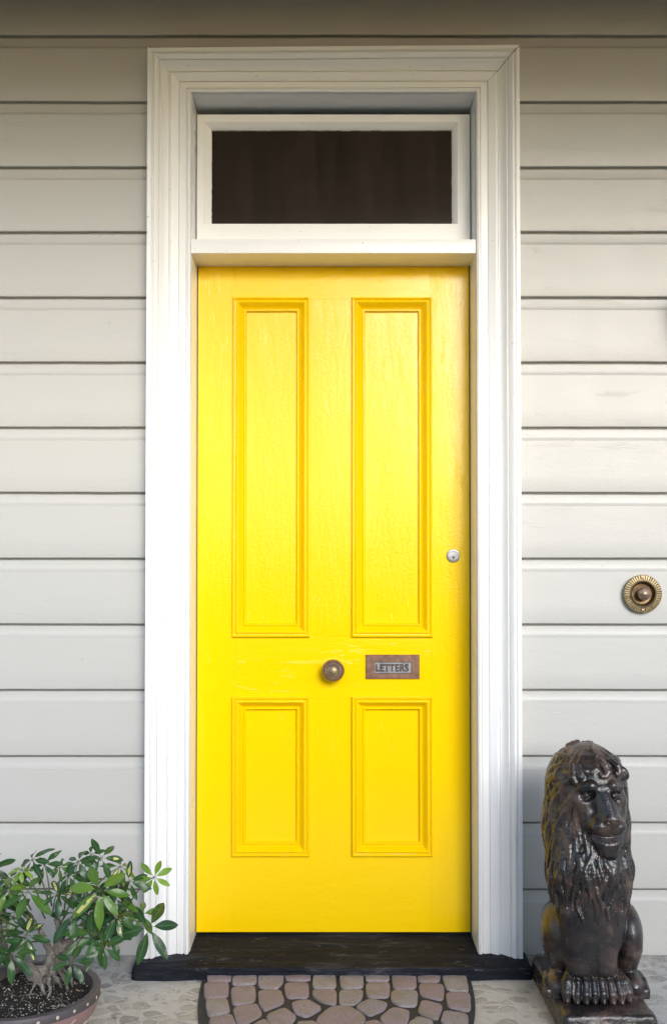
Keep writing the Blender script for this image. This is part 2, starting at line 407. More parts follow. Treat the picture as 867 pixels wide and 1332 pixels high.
# ------------------------------------------------------------------ fanlight
fan = empty('fanlight', (0, YS, Z_TT))
tag(fan, 'fixed dark glass fanlight in a white frame above the yellow door', 'window')
gx0, gx1 = P(274.5, 230, YS).x, P(588, 230, YS).x
gz0, gz1 = P(433, 289.5, YS).z, P(433, 166.5, YS).z
SX = XJ - .0035
bm = bmesh.new(); y0, y1 = YS, YS + .036
sw = .022; inn = .0065
def ringframe(bm, ox0, ox1, oz0, oz1, ix0, ix1, iz0, iz1, yo, yi, yb):
    """frame with a sloping putty line from (outer, yo) to (inner, yi)"""
    o = [(ox0, oz0), (ox1, oz0), (ox1, oz1), (ox0, oz1)]; i = [(ix0, iz0), (ix1, iz0), (ix1, iz1), (ix0, iz1)]
    A = [bm.verts.new((x, yo, z)) for x, z in o]; B = [bm.verts.new((x, yi, z)) for x, z in i]; C = [bm.verts.new((x, yb, z)) for x, z in i]; D = [bm.verts.new((x, yb, z)) for x, z in o]
    for p, q in ((A, B), (B, C), (D, A)):
        for k in range(4):
            l = (k + 1) % 4; bm.faces.new((p[k], p[l], q[l], q[k]))
ringframe(bm, -SX, SX, Z_TT - .004, Z_SASHT, gx0 - .022, gx1 + .016, gz0 - .004, gz1 + .018, YS, YS, YS + .03)
fr_ = from_bm('sash', bm, M_WHITEH, None, 20)
# putty bead: subdivided with a ragged inner edge
V, Fc = [], []; N = 90
def bead(p0, p1, q0, q1, seed):
    b0 = len(V)
    for i in range(N + 1):
        t_ = i / N; o = Vector(p0).lerp(Vector(p1), t_); q = Vector(q0).lerp(Vector(q1), t_); d = (q - o)
        j = .0016 * noise.noise(Vector((t_ * 30, seed, 0))) + .0012 * noise.noise(Vector((t_ * 90, seed, 5)))
        q2 = q + d.normalized() * j
        V.extend([(o.x, YS - .0005, o.y), (o.x + d.x * .15, YS + .003, o.y + d.y * .15), (q2.x, YS + .013, q2.y), (q2.x, YS + .024, q2.y)])
    for i in range(N):
        for k in range(3):
            a = b0 + i * 4 + k; Fc.append((a, a + 4, a + 5, a + 1))
O = [(gx0 - .022, gz0 - .004), (gx1 + .016, gz0 - .004), (gx1 + .016, gz1 + .018), (gx0 - .022, gz1 + .018)]; I = [(gx0, gz0), (gx1, gz0), (gx1, gz1), (gx0, gz1)]
for k in range(4): bead(O[k], O[(k + 1) % 4], I[k], I[(k + 1) % 4], k * 3.3)
bd = mesh('glazing_putty', V, Fc, M_WHITE, None, 60)
bm = bmesh.new(); box(bm, gx0 - .006, gx1 + .006, YS + .018, YS + .022, gz0 - .006, gz1 + .006)
pn = from_bm('pane', bm, M_GLASS)
own(fan, fr_, bd, pn)
# hallway behind the glass
bm = bmesh.new(); box(bm, -.9, .9, .152, 3.2, -.02, 3.0)
bm.faces.ensure_lookup_table()
fr0 = [f for f in bm.faces if f.calc_center_median().y < .2]; bmesh.ops.delete(bm, geom=fr0, context='FACES')
me = bpy.data.meshes.new('hall'); bm.to_mesh(me); bm.free()
hall = link('hall', me, M_HALL); tag(hall, kind='structure')

# ------------------------------------------------------------------ the door
DX = XJ - .0035
DZ0 = P(433, 1212.5, YD).z; DZ1 = P(433, 343, YD).z
door = empty('front_door', (0, YD, DZ0))
tag(door, 'bright glossy yellow four panel front door between white architraves', 'door')
def W(x0, x1, y0, y1):              # pixel rectangle on the face of the door
    a = P(x0, y1, YD); b = P(x1, y0, YD); return a.x, b.x, a.z, b.z
pan = [W(302, 402, 387, 829), W(457, 562, 387, 829), W(301, 404, 906, 1114), W(457, 562, 906, 1115)]
xl0 = (pan[0][0] + pan[2][0]) / 2; xl1 = (pan[0][1] + pan[2][1]) / 2; xr0 = (pan[1][0] + pan[3][0]) / 2; xr1 = (pan[1][1] + pan[3][1]) / 2
zu0, zu1, zw0, zw1 = pan[0][2], pan[0][3], pan[2][2], pan[2][3]
IN = .006                           # the moulding laps this far over the stiles
bm = bmesh.new(); T = .042
def member(bm, x0, x1, z0, z1, dy=0.0):
    nx = max(1, int((x1 - x0) / .03)); nz = max(1, int((z1 - z0) / .03)); g = .00012
    vs_ = [[bm.verts.new((x0 + (x1 - x0) * i / nx + (g if i == 0 else -g if i == nx else 0), YD + dy + (.0003 if i in (0, nx) or j in (0, nz) else 0) + .0004 * noise.noise(Vector((x0 + i * .03, z0 + j * .03, 0)) * 9), z0 + (z1 - z0) * j / nz + (g if j == 0 else -g if j == nz else 0))) for i in range(nx + 1)] for j in range(nz + 1)]
    for j in range(nz):
        for i in range(nx): bm.faces.new((vs_[j][i], vs_[j][i + 1], vs_[j + 1][i + 1], vs_[j + 1][i]))
    bd_ = [v for v in vs_[0]] + [vs_[j][nx] for j in range(1, nz + 1)] + [vs_[nz][i] for i in range(nx - 1, -1, -1)] + [vs_[j][0] for j in range(nz - 1, 0, -1)]
    bk = [bm.verts.new((v.co.x, YD + T, v.co.z)) for v in bd_]
    for k in range(len(bd_)):
        l = (k + 1) % len(bd_); bm.faces.new((bd_[l], bd_[k], bk[k], bk[l]))
member(bm, -DX, xl0 + IN, DZ0, DZ1); member(bm, xr1 - IN, DX, DZ0, DZ1)
stl = from_bm('stile', bm, M_DOOR, None, 35)
bm = bmesh.new()
member(bm, xl1 - IN, xr0 + IN, zu0 + IN, zu1 - IN, .0003); member(bm, xl1 - IN, xr0 + IN, zw0 + IN, zw1 - IN, .0003)
mun = from_bm('muntin', bm, M_DOOR, None, 35)
bm = bmesh.new()
for (a, b) in ((zu1 - IN, DZ1), (zw1 - IN, zu0 + IN), (DZ0, zw0 + IN)): member(bm, xl0 + IN, xr1 - IN, a, b, .0003)
ral = from_bm('rail', bm, M_DOORH, None, 35)
mprof = [(0, .001), (.0004, -.0035), (.002, -.0058), (.0045, -.0066), (.0068, -.0056), (.0080, -.0030), (.0095, -.0028), (.0125, -.0052), (.0160, -.0062), (.0195, -.0045), (.0240, .0005), (.0290, .0050),
         (.0330, .0072), (.0342, .0050), (.0360, .0036), (.0385, .0036), (.0405, .0056), (.0415, .0100), (.0430, .0118)]
mprof = [(u, y * 1.75 if y < 0 else y * 1.6) for u, y in mprof]
def moulding(x0, x1, z0, z1, sd):
    V, Fc = [], []; m = len(mprof)
    wl = .5 * (x1 - x0)
    cor = [(x0, z0, 1, 1), (x1, z0, -1, 1), (x1, z1, -1, -1), (x0, z1, 1, -1)]
    for k in range(4):
        a = cor[k]; b = cor[(k + 1) % 4]; L = math.hypot(b[0] - a[0], b[1] - a[1]); ns = max(4, int(L / .02)); b0 = len(V)
        for i in range(ns + 1):
            t_ = i / ns
            for (u, y) in mprof:
                if wl < .2: uu = u * 1.0
                p = Vector((a[0] + a[2] * u, a[1] + a[3] * u)).lerp(Vector((b[0] + b[2] * u, b[1] + b[3] * u)), t_)
                q = Vector((p.x * 17, p.y * 17, u * 70 + sd))
                V.append((p.x + .0005 * noise.noise(q), YD + y + .0006 * noise.noise(q + Vector((7, 7, 7))), p.y + .0005 * noise.noise(q + Vector((3, 1, 9)))))
        for i in range(ns):
            for j in range(m - 1):
                c_ = b0 + i * m + j; Fc.append((c_, c_ + m, c_ + m + 1, c_ + 1))
    return V, Fc
dk = [stl, mun, ral]
for n_, (x0, x1, z0, z1) in enumerate([(xl0, xl1, zu0, zu1), (xr0, xr1, zu0, zu1), (xl0, xl1, zw0, zw1), (xr0, xr1, zw0, zw1)]):
    e_ = .041
    pl = grid_sheet('panel', 0, 1, 0, 1, 6, 12, 0, M_DOOR)
    for v in pl.data.vertices:
        u, vv = v.co.x, v.co.y
        v.co = (x0 + e_ + u * (x1 - x0 - 2 * e_), YD + .0172 + .0007 * noise.noise(Vector((u * 4, vv * 8, n_ * 9))), z0 + e_ + vv * (z1 - z0 - 2 * e_))
    V, Fc = moulding(x0, x1, z0, z1, n_ * 11)
    ml = mesh('panel_moulding', V, Fc, M_DOOR, None, 26)
    own(door, pl); ml.parent = pl
own(door, *dk)

# door furniture ---------------------------------------------------
def disc_thing(name, mat, c, prof, n=48, smooth=30):
    bm = bmesh.new(); lathe_y(bm, prof, c, n); return from_bm(name, bm, mat, None, smooth)
kc = P(433, 871, YD)
kn = disc_thing('knob', M_BRASSD, kc, [(0.0225, 0), (.0225, -.004), (.012, -.006), (.010, -.016), (.014, -.021), (.027, -.026), (.0330, -.033), (.0338, -.039), (.0320, -.044), (.0285, -.0470), (.0272, -.0425), (.0262, -.0425), (.0250, -.0480), (.0225, -.0500), (.0212, -.0500), (.0204, -.0455), (.0196, -.0455), (.0188, -.0505), (.0165, -.0520), (.0152, -.0520), (.0148, -.0470), (.0, -.0470)], 64)
kr = disc_thing('rosette', M_BRASSL, kc, [(.0135, -.0495), (.0132, -.0530), (.010, -.0548), (.0, -.0556)], 48)
for v in kr.data.vertices:
    a = math.atan2(v.co.z - kc.z, v.co.x - kc.x); r_ = math.hypot(v.co.z - kc.z, v.co.x - kc.x)
    if .002 < r_: s_ = 1 - .09 * (.5 + .5 * math.cos(a * 12)); v.co.x = kc.x + (v.co.x - kc.x) * s_; v.co.z = kc.z + (v.co.z - kc.z) * s_
bm = bmesh.new()
for i in range(26):
    a = 2 * math.pi * i / 26
    bmesh.ops.create_icosphere(bm, subdivisions=1, radius=.0014, matrix=Matrix.Translation((kc.x + .0180 * math.cos(a), kc.y - .0512, kc.z + .0180 * math.sin(a))))
kb = from_bm('beading', bm, M_BRASS)
own(door, kn); kr.parent = kn; kb.parent = kn
lx0, lx1, lz0, lz1 = W(475.5, 545, 851.5, 883); ix0, ix1, iz0, iz1 = W(486.5, 535, 861, 876)
bm = bmesh.new(); yo = YD - .0055
def plate(bm, ox0, ox1, oz0, oz1, ix0, ix1, iz0, iz1, yo, yb, bv=.0012):
    loops = [([(ox0, oz0), (ox1, oz0), (ox1, oz1), (ox0, oz1)], yb), ([(ox0, oz0), (ox1, oz0), (ox1, oz1), (ox0, oz1)], yo + bv),
             ([(ox0 + bv, oz0 + bv), (ox1 - bv, oz0 + bv), (ox1 - bv, oz1 - bv), (ox0 + bv, oz1 - bv)], yo), ([(ix0, iz0), (ix1, iz0), (ix1, iz1), (ix0, iz1)], yo), ([(ix0 + .0008, iz0 + .0008), (ix1 - .0008, iz0 + .0008), (ix1 - .0008, iz1 - .0008), (ix0 + .0008, iz1 - .0008)], yb)]
    L = [[bm.verts.new((x, y, z)) for x, z in l] for l, y in loops]
    for p, q in zip(L, L[1:]):
        for k in range(4):
            l = (k + 1) % 4; bm.faces.new((p[k], p[l], q[l], q[k]))
plate(bm, lx0, lx1, lz0, lz1, ix0, ix1, iz0, iz1, yo, YD)
lp = from_bm('letter_plate', bm, M_COPPER, None, 20)
bm = bmesh.new(); box(bm, ix0 + .0015, ix1 - .0015, YD - .0016, YD + .001, iz0 + .001, iz1 - .001, .0005, 1)
fl = from_bm('flap', bm, M_STEEL)
own(door, lp); fl.parent = lp
fc_ = bpy.data.curves.new('lettering', 'FONT'); fc_.body = 'LETTERS'; fc_.size = 1; fc_.extrude = .0012; fc_.offset = 0.035; fc_.align_x = 'CENTER'; fc_.align_y = 'CENTER'; fc_.space_character = 1.08
ft = bpy.data.objects.new('lettering_curve', fc_); COL.objects.link(ft); bpy.context.view_layer.update()
tm = bpy.data.meshes.new_from_object(ft.evaluated_get(bpy.context.evaluated_depsgraph_get())); bpy.data.objects.remove(ft)
xs = [v.co.x for v in tm.vertices]; ys = [v.co.y for v in tm.vertices]; x0_, x1_ = min(xs), max(xs); y0_, y1_ = min(ys), max(ys)
tx0, tx1, tz0, tz1 = W(488.5, 531, 863.6, 873.6)
for v in tm.vertices:
    u, vv, w_ = v.co; v.co = (tx0 + (tx1 - tx0) * (u - x0_) / (x1_ - x0_), YD - .0028 - (.0004 if w_ > 0 else -.0016), tz0 + (tz1 - tz0) * (vv - y0_) / (y1_ - y0_))
tm.materials.clear(); lt = link('lettering', tm, M_LETT); lt.parent = lp
ck = P(589, 723, YD)
lk = disc_thing('lock_cylinder', M_STEEL, ck, [(.0205, 0), (.0205, -.004), (.0190, -.0062), (.0150, -.0066), (.0140, -.0056), (.0, -.0058)], 48)
bm = bmesh.new(); lathe_y(bm, [(.0034, -.005), (.0034, -.0066), (0, -.0066)], (ck.x, ck.y, ck.z - .004), 16); box(bm, ck.x - .0016, ck.x + .0016, YD - .0064, YD - .005, ck.z - .0105, ck.z - .004)
ks = from_bm('keyhole', bm, M_DARK)
own(door, lk); ks.parent = lk

# ------------------------------------------------------------------ doorbell
bc = P(834.5, 772.5, -.01)
BY = -.0105
bell = empty('doorbell', bc)
tag(bell, 'round brass doorbell with ribbed rim on the grey boards right of the door', 'doorbell')
bm = bmesh.new(); n = 176; prof_ = [(.0540, .011), (.0555, .0005), (.0560, -.004), (.0545, -.0068), (.0530, -.0072), (.0400, -.0080), (.0370, -.0095), (.0355, -.0080), (.0335, .0), (.029, .006), (.012, .008), (.0, .008)]
rings = []
for r_, y_ in prof_:
    rg = []
    for i in range(n):
        a = 2 * math.pi * i / n; dy = BY
        if .0395 < r_ < .0535: dy += .0024 if (i % 4) in (0,) else 0
        rg.append(bm.verts.new((bc.x + r_ * math.cos(a), y_ + dy, bc.z + r_ * math.sin(a))))
    rings.append(rg)
for a_, b_ in zip(rings, rings[1:]):
    for i in range(n): bm.faces.new((a_[i], a_[(i + 1) % n], b_[(i + 1) % n], b_[i]))
rm = from_bm('rim', bm, M_BRASSL, None, 22)
rm.data.materials.append(M_BRASS)
for p in rm.data.polygons:
    if math.hypot(p.center.x - bc.x, p.center.z - bc.z) < .0355: p.material_index = 1
pb = disc_thing('push_button', M_BRASSD, (bc.x + .0015, BY, bc.z), [(.012, .008), (.012, -.004), (.0165, -.008), (.0195, -.0125), (.0185, -.018), (.013, -.0225), (.006, -.0245), (.0045, -.0255), (.0, -.0262)], 40)
sc = []
for s in (1, -1):
    sc.append(disc_thing('screw', M_BRASSD, (bc.x - .001, BY, bc.z + s * .0475), [(.0036, -.006), (.0034, -.0092), (0, -.0100)], 14))
own(bell, rm, pb, *sc)

# ------------------------------------------------------------------ threshold
XT0, XT1 = P(173, 1256, -.10).x, P(690, 1256, -.10).x
YF = -.128
def ztop(x, y):
    e_ = max(0, abs(x - .0) - .40)
    base = .045 - (.112 - y) * .055
    if abs(x) > .41: base = min(base, .040 - (.0 - y) * .07) - .003
    return base + .0022 * noise.noise(Vector((x * 4, y * 30, 2))) + .0012 * noise.noise(Vector((x * 14, y * 80, 7)))
V, Fc = [], []
nx, ny = 260, 40
for i in range(nx + 1):
    x = XT0 + (XT1 - XT0) * i / nx
    endw = min(1, min(x - XT0, XT1 - x) / .012)
    yb_ = .145 if abs(x) < .43 else .012
    yf = YF + .0035 * noise.noise(Vector((x * 7, 0, 1))) + .0025 * noise.noise(Vector((x * 25, 0, 4))) + (1 - endw) * .006
    zf0 = .001
    ring = []
    for j in range(ny + 1):
        t_ = j / ny; y = yb_ + (yf + .006 - yb_) * t_
        ring.append((x, y, ztop(x, y) - (1 - endw) * .004))
    zz = ring[-1][2]
    ring += [(x, yf + .0022, zz - .0018), (x, yf, zz - .006)]
    for k in range(1, 8):
        f_ = k / 7; zc_ = (zz - .006) * (1 - f_) + (-.006) * f_
        ring.append((x, yf + .003 * noise.noise(Vector((x * 12, zc_ * 120, 9))) + .0015 * math.sin(f_ * 5), zc_))
    V += ring; m = len(ring)
for i in range(nx):
    for j in range(m - 1):
        a = i * m + j; Fc.append((a, a + 1, a + m + 1, a + m))
Fc.append(tuple(range(m))[::-1]); Fc.append(tuple(nx * m + k for k in range(m)))
th = mesh('doorstep', V, Fc, M_BLACK, None, 50)
tag(th, 'worn black painted doorstep board under the yellow door', 'doorstep')

# ------------------------------------------------------------------ cobbled half round inset
CX, CY, CA, CB = .008, -.13, .372, .74
ins = empty('cobble_inset', (CX, CY, 0)); tag(ins, kind='structure')
V = [(CX, CY, .0065)]; Fc = []
NR = 96
for k in range(1, 7):
    for i in range(NR):
        a = 2 * math.pi * i / NR; r_ = k / 6 * (1 + .006 * noise.noise(Vector((math.cos(a) * 4, math.sin(a) * 4, k))))
        V.append((CX + CA * r_ * math.cos(a), CY + r_ * math.sin(a) * (CB if math.sin(a) < 0 else .05), .0065 + .0012 * noise.noise(Vector((r_ * 12 * math.cos(a), r_ * 20 * math.sin(a), 0))) - (.004 if k == 6 else 0)))
for i in range(NR): Fc.append((0, 1 + i, 1 + (i + 1) % NR))
for k in range(5):
    for i in range(NR):
        a = 1 + k * NR + i; b = 1 + k * NR + (i + 1) % NR; Fc.append((a, a + NR, b + NR, b))
mo = mesh('mortar_bed', V, Fc, M_DMORTAR, None, 180)
A = lambda pts: [(250 + x / 4.563, 1255 + y / 4.563) for x, y in pts]
B = lambda pts: [(430 + x / 4.335, 1255 + y / 4.335) for x, y in pts]
stones = [A([(92, 60), (232, 55), (225, 100), (95, 103)]), A([(75, 112), (212, 108), (210, 195), (75, 200)]), A([(80, 212), (205, 205), (222, 285), (95, 305)]), A([(100, 325), (230, 298), (262, 370), (245, 420), (120, 430)]),
          A([(245, 60), (378, 50), (378, 115), (240, 122)]), A([(232, 140), (370, 130), (372, 220), (240, 243)]), A([(243, 262), (375, 235), (415, 300), (300, 365), (265, 350)]), A([(397, 50), (540, 45), (535, 110), (500, 145), (395, 135)]),
          A([(392, 160), (520, 155), (545, 225), (430, 275), (400, 240)]), A([(440, 305), (545, 260), (615, 315), (570, 372), (470, 378)]), A([(550, 52), (697, 50), (697, 95), (560, 95)]), A([(548, 115), (685, 112), (688, 195), (560, 200)]),
          A([(590, 230), (680, 210), (768, 260), (680, 312), (610, 290)]), A([(718, 65), (845, 60), (850, 140), (718, 140)]), A([(715, 155), (850, 152), (852, 238), (770, 225), (720, 190)]), [(411, 1328), (432, 1310), (455, 1311), (475, 1325), (462, 1346), (425, 1346)],
          B([(50, 58), (178, 55), (180, 130), (60, 135)]), B([(50, 150), (180, 148), (170, 200), (130, 228), (50, 225)]), B([(200, 55), (325, 52), (325, 95), (200, 95)]), B([(200, 108), (328, 105), (328, 185), (205, 185)]), B([(140, 240), (220, 195), (315, 220), (300, 255), (220, 292)]),
          B([(345, 55), (475, 52), (480, 135), (355, 138)]), B([(345, 150), (485, 150), (480, 235), (390, 235), (342, 205)]), B([(275, 305), (350, 245), (440, 265), (430, 334), (330, 370)]), B([(490, 55), (615, 55), (610, 97), (495, 97)]), B([(500, 110), (635, 115), (630, 205), (505, 175)]),
          B([(515, 205), (630, 232), (600, 315), (490, 270)]), B([(625, 55), (755, 55), (775, 150), (655, 145)]), B([(650, 165), (780, 162), (785, 260), (660, 240)]), B([(640, 262), (770, 285), (765, 360), (620, 330)]), B([(440, 335), (490, 298), (575, 322), (560, 395), (450, 410)]),
          A([(355, 365), (430, 325), (480, 395), (400, 430), (340, 400)]), A([(620, 345), (725, 340), (770, 400), (660, 420)]), B([(190, 330), (255, 318), (300, 345), (290, 400), (200, 400)])]
polys = [[(G(x, y, .008).x, G(x, y, .008).y) for x, y in s] for s in stones]
for ring_r, cnt, off in ((.88, 20, .1), (.66, 15, .3)):       # rest of the round, beyond the lower edge of the photograph
    for i in range(cnt):
        a0 = math.pi + (i + off) * math.pi / cnt; a1 = a0 + math.pi / cnt * .84
        if CY + CB * ring_r * math.sin((a0 + a1) / 2) > -.50: continue
        rr = [ring_r - .085, ring_r + .085]
        polys.append([(CX + CA * r_ * math.cos(a), CY + CB * r_ * math.sin(a)) for r_, a in ((rr[0], a0), (rr[1], a0), (rr[1], a1), (rr[0], a1))])
V, Fc, tint = [], [], []
for si, pg in enumerate(polys):
    c0 = Vector((sum(p[0] for p in pg) / len(pg), sum(p[1] for p in pg) / len(pg)))
    pts = []
    q = [Vector(p) for p in pg]; nq = len(q)
    for k in range(nq):              # rounded corners
        p0, p1, p2 = q[k - 1], q[k], q[(k + 1) % nq]
        a = p1.lerp(p0, .26); b = p1.lerp(p2, .26)
        for t_ in (0, .25, .5, .75, 1): pts.append(a.lerp(p1, t_).lerp(p1.lerp(b, t_), t_))
        for t_ in (.33, .66): pts.append(b.lerp(p2.lerp(p1, .26), t_))
    tn = random.random()
    b0 = len(V); nn = len(pts); lev = [(1.09, .004), (1.08, .0090), (1.055, .0116), (1.0, .0124), (.6, .0128), (.3, .0129)]
    for sc_, z_ in lev:
        for p in pts:
            v = c0 + (p - c0) * sc_ * (1 + .03 * noise.noise(Vector((p.x * 60, p.y * 60, si))))
            V.append((v.x, v.y, z_ + .0010 * noise.noise(Vector((v.x * 35, v.y * 35, si)))))
    V.append((c0.x, c0.y, .0129))
    for l in range(len(lev) - 1):
        for k in range(nn):
            a = b0 + l * nn + k; b = b0 + l * nn + (k + 1) % nn; Fc.append((a, b, b + nn, a + nn)); tint.append(tn)
    for k in range(nn): Fc.append((b0 + (len(lev) - 1) * nn + k, b0 + (len(lev) - 1) * nn + (k + 1) % nn, len(V) - 1)); tint.append(tn)
cbm = mesh('cobbles', V, Fc, None, None, 180)
at_ = cbm.data.attributes.new('tint', 'FLOAT', 'FACE'); at_.data.foreach_set('value', tint); cbm.data.materials.append(M_COBBLE)
bm = bmesh.new(); bm.from_mesh(cbm.data); bmesh.ops.recalc_face_normals(bm, faces=bm.faces); bm.to_mesh(cbm.data); bm.free()
own(ins, mo, cbm)

# ------------------------------------------------------------------ signed distance sculpting
class SDF:
    def __init__(s, lo, hi, h):
        s.lo = np.array(lo, float); s.h = h; s.n = (np.ceil((np.array(hi) - s.lo) / h).astype(int) + 1)
        s.f = np.full(tuple(s.n), 1e3 * h, np.float32); s.prims = []
    def sub(s, lo, hi):
        a = np.clip(np.floor((np.array(lo) - s.lo) / s.h).astype(int), 0, s.n); b = np.clip(np.ceil((np.array(hi) - s.lo) / s.h).astype(int) + 1, 0, s.n)
        if (b <= a).any(): return None
        ax = [s.lo[i] + s.h * np.arange(a[i], b[i]) for i in range(3)]
        X, Y, Z = np.meshgrid(*ax, indexing='ij'); return tuple(slice(a[i], b[i]) for i in range(3)), X, Y, Z
    @staticmethod
    def dcaps(X, Y, Z, a, b, ra, rb):
        a = np.array(a, float); b = np.array(b, float); d = b - a; L = max((d * d).sum(), 1e-9)
        t = np.clip(((X - a[0]) * d[0] + (Y - a[1]) * d[1] + (Z - a[2]) * d[2]) / L, 0, 1)
        return np.sqrt((X - a[0] - t * d[0]) ** 2 + (Y - a[1] - t * d[1]) ** 2 + (Z - a[2] - t * d[2]) ** 2) - (ra + (rb - ra) * t)
    @staticmethod
    def dell(X, Y, Z, c, r, rot=0.0, tilt=0.0):
        x, y, z = X - c[0], Y - c[1], Z - c[2]
        if rot: x, y = x * math.cos(rot) + y * math.sin(rot), -x * math.sin(rot) + y * math.cos(rot)
        if tilt: x, z = x * math.cos(tilt) + z * math.sin(tilt), -x * math.sin(tilt) + z * math.cos(tilt)
        k0 = np.sqrt((x / r[0]) ** 2 + (y / r[1]) ** 2 + (z / r[2]) ** 2); k1 = np.sqrt((x / r[0] ** 2) ** 2 + (y / r[1] ** 2) ** 2 + (z / r[2] ** 2) ** 2)
        return k0 * (k0 - 1) / np.maximum(k1, 1e-9)
    @staticmethod
    def smin(a, b, k):
        h = np.maximum(k - np.abs(a - b), 0) / k; return np.minimum(a, b) - h * h * k * .25
    def _apply(s, ev, lo, hi, k, cut):
        r = s.sub(np.array(lo) - k - 2 * s.h, np.array(hi) + k + 2 * s.h)
        if r is None: return
        sl, X, Y, Z = r; d = ev(X, Y, Z); f = s.f[sl]
        s.f[sl] = (-s.smin(-f, d, k) if cut else s.smin(f, d, k)).astype(np.float32)
    def cap(s, a, b, ra, rb, k=.5, cut=False, base=False):
        m = max(ra, rb); lo = np.minimum(a, b) - m; hi = np.maximum(a, b) + m
        ev = lambda X, Y, Z: s.dcaps(X, Y, Z, a, b, ra, rb)
        s._apply(ev, lo, hi, k, cut)
        if base: s.prims.append((ev, k))
    def ell(s, c, r, k=.5, cut=False, base=False, rot=0.0, tilt=0.0):
        m = max(r); ev = lambda X, Y, Z: s.dell(X, Y, Z, c, r, rot, tilt)
        s._apply(ev, np.array(c) - m, np.array(c) + m, k, cut)
        if base: s.prims.append((ev, k))
    def path(s, pts, rad, k=.5, cut=False):
        for i in range(len(pts) - 1): s.cap(pts[i], pts[i + 1], rad[i], rad[i + 1], k, cut)
    def rbox(s, c, hs, r, k=.3, cut=False, flare=0.0):
        def ev(X, Y, Z):
            fz = 1 - flare * (Z - c[2]) / hs[2]
            q = [np.abs(X - c[0]) / fz - hs[0] + r, np.abs(Y - c[1]) / fz - hs[1] + r, np.abs(Z - c[2]) - hs[2] + r]
            return np.sqrt(sum(np.maximum(v, 0) ** 2 for v in q)) + np.minimum(np.maximum(q[0], np.maximum(q[1], q[2])), 0) - r
        s._apply(ev, np.array(c) - np.array(hs) * 1.1, np.array(c) + np.array(hs) * 1.1, k, cut)
    def evalp(s, p):
        X = np.array([p[0]]); Y = np.array([p[1]]); Z = np.array([p[2]]); f = None
        for ev, k in s.prims:
            d = ev(X, Y, Z); f = d if f is None else s.smin(f, d, k)
        return float(f[0])
    def normal(s, p, e=.15):
        g = np.array([s.evalp((p[0] + e, p[1], p[2])) - s.evalp((p[0] - e, p[1], p[2])), s.evalp((p[0], p[1] + e, p[2])) - s.evalp((p[0], p[1] - e, p[2])), s.evalp((p[0], p[1], p[2] + e)) - s.evalp((p[0], p[1], p[2] - e))])
        return g / (np.linalg.norm(g) + 1e-9)
    def nets(s):
        f = s.f; nx, ny, nz = f.shape; ins_ = f < 0
        cnt = np.zeros((nx - 1, ny - 1, nz - 1), np.int16); acc = np.zeros((nx - 1, ny - 1, nz - 1, 3), np.float32)
        for ax in range(3):
            o1, o2 = [i for i in range(3) if i != ax]
            for d1 in (0, 1):
                for d2 in (0, 1):
                    s0 = [None] * 3; s1 = [None] * 3
                    s0[ax] = slice(0, -1); s1[ax] = slice(1, None)
                    for o, d in ((o1, d1), (o2, d2)):
                        s0[o] = s1[o] = slice(d, f.shape[o] - 1 + d)
                    fa = f[tuple(s0)]; fb = f[tuple(s1)]; m = (fa < 0) != (fb < 0)
                    t = np.where(m, fa / np.where(m, fa - fb, 1), 0)
                    cnt += m; acc[..., ax] += t; acc[..., o1] += m * d1; acc[..., o2] += m * d2
        act = cnt > 0; idx = -np.ones(act.shape, np.int64); ii = np.argwhere(act); idx[act] = np.arange(len(ii))
        V = s.lo + s.h * (ii + acc[act] / cnt[act][:, None])
        quads = []
        for ax in range(3):
            o1, o2 = (ax + 1) % 3, (ax + 2) % 3
            s0 = [slice(None)] * 3; s1 = [slice(None)] * 3; s0[ax] = slice(0, -1); s1[ax] = slice(1, None)
            fa = ins_[tuple(s0)]; fb = ins_[tuple(s1)]; e_ = np.argwhere(fa != fb)
            ok = (e_[:, o1] > 0) & (e_[:, o2] > 0) & (e_[:, o1] < f.shape[o1] - 1) & (e_[:, o2] < f.shape[o2] - 1); e_ = e_[ok]
            flip = ~fa[tuple(e_.T)]
            c = []
            for d1, d2 in ((0, 0), (1, 0), (1, 1), (0, 1)):
                q = e_.copy(); q[:, o1] -= d1; q[:, o2] -= d2; c.append(idx[tuple(q.T)])
            q = np.stack(c, 1); q[flip] = q[flip][:, ::-1]; quads.append(q)
        return V, np.concatenate(quads)
def np_mesh(name, V, Q, mat, parent=None):
    me = bpy.data.meshes.new(name); me.from_pydata(V.tolist(), [], Q.tolist()); me.update()
    return link(name, me, mat, parent, 180)

# ------------------------------------------------------------------ stone lion (centimetres, y towards the viewer)
LX, LY = .672, -.30
rl = random.Random(11)
S = SDF((-17, -20, 5.0), (17, 18, 73), .25)
# masses
S.ell((-1.0, -.3, 57.6), (9.7, 10.0, 10.9), 1, base=True)          # crown
S.ell((-1.2, 0, 47), (10.7, 9.3, 13), 3, base=True)                # mane
S.ell((-1.0, 2.5, 37), (10.0, 8.6, 12), 3, base=True)              # chest
S.cap((-1.2, 3.0, 34), (-1.8, 6.5, 16), 9.5, 5.8, 3, base=True)
for sx_ in (-7.2, 4.8): S.cap((sx_, 4.5, 31), (sx_ * .8 - .3, 7.0, 20), 3.8, 3.0, 1.5, base=True)
S.cap((-.5, -4, 36), (0, -9, 16), 8.8, 9.3, 4, base=True)          # back
for s, cx in ((-1, -8.8), (1, 8.9)):                                 # haunches
    S.ell((cx, -.5, 19), (4.2, 8.6, 8.0), .7, base=True)
    S.cap((cx - s * .2, 4.5, 16), (cx - s * .6, 2.0, 9), 3.0, 2.6, 1.2, base=True)
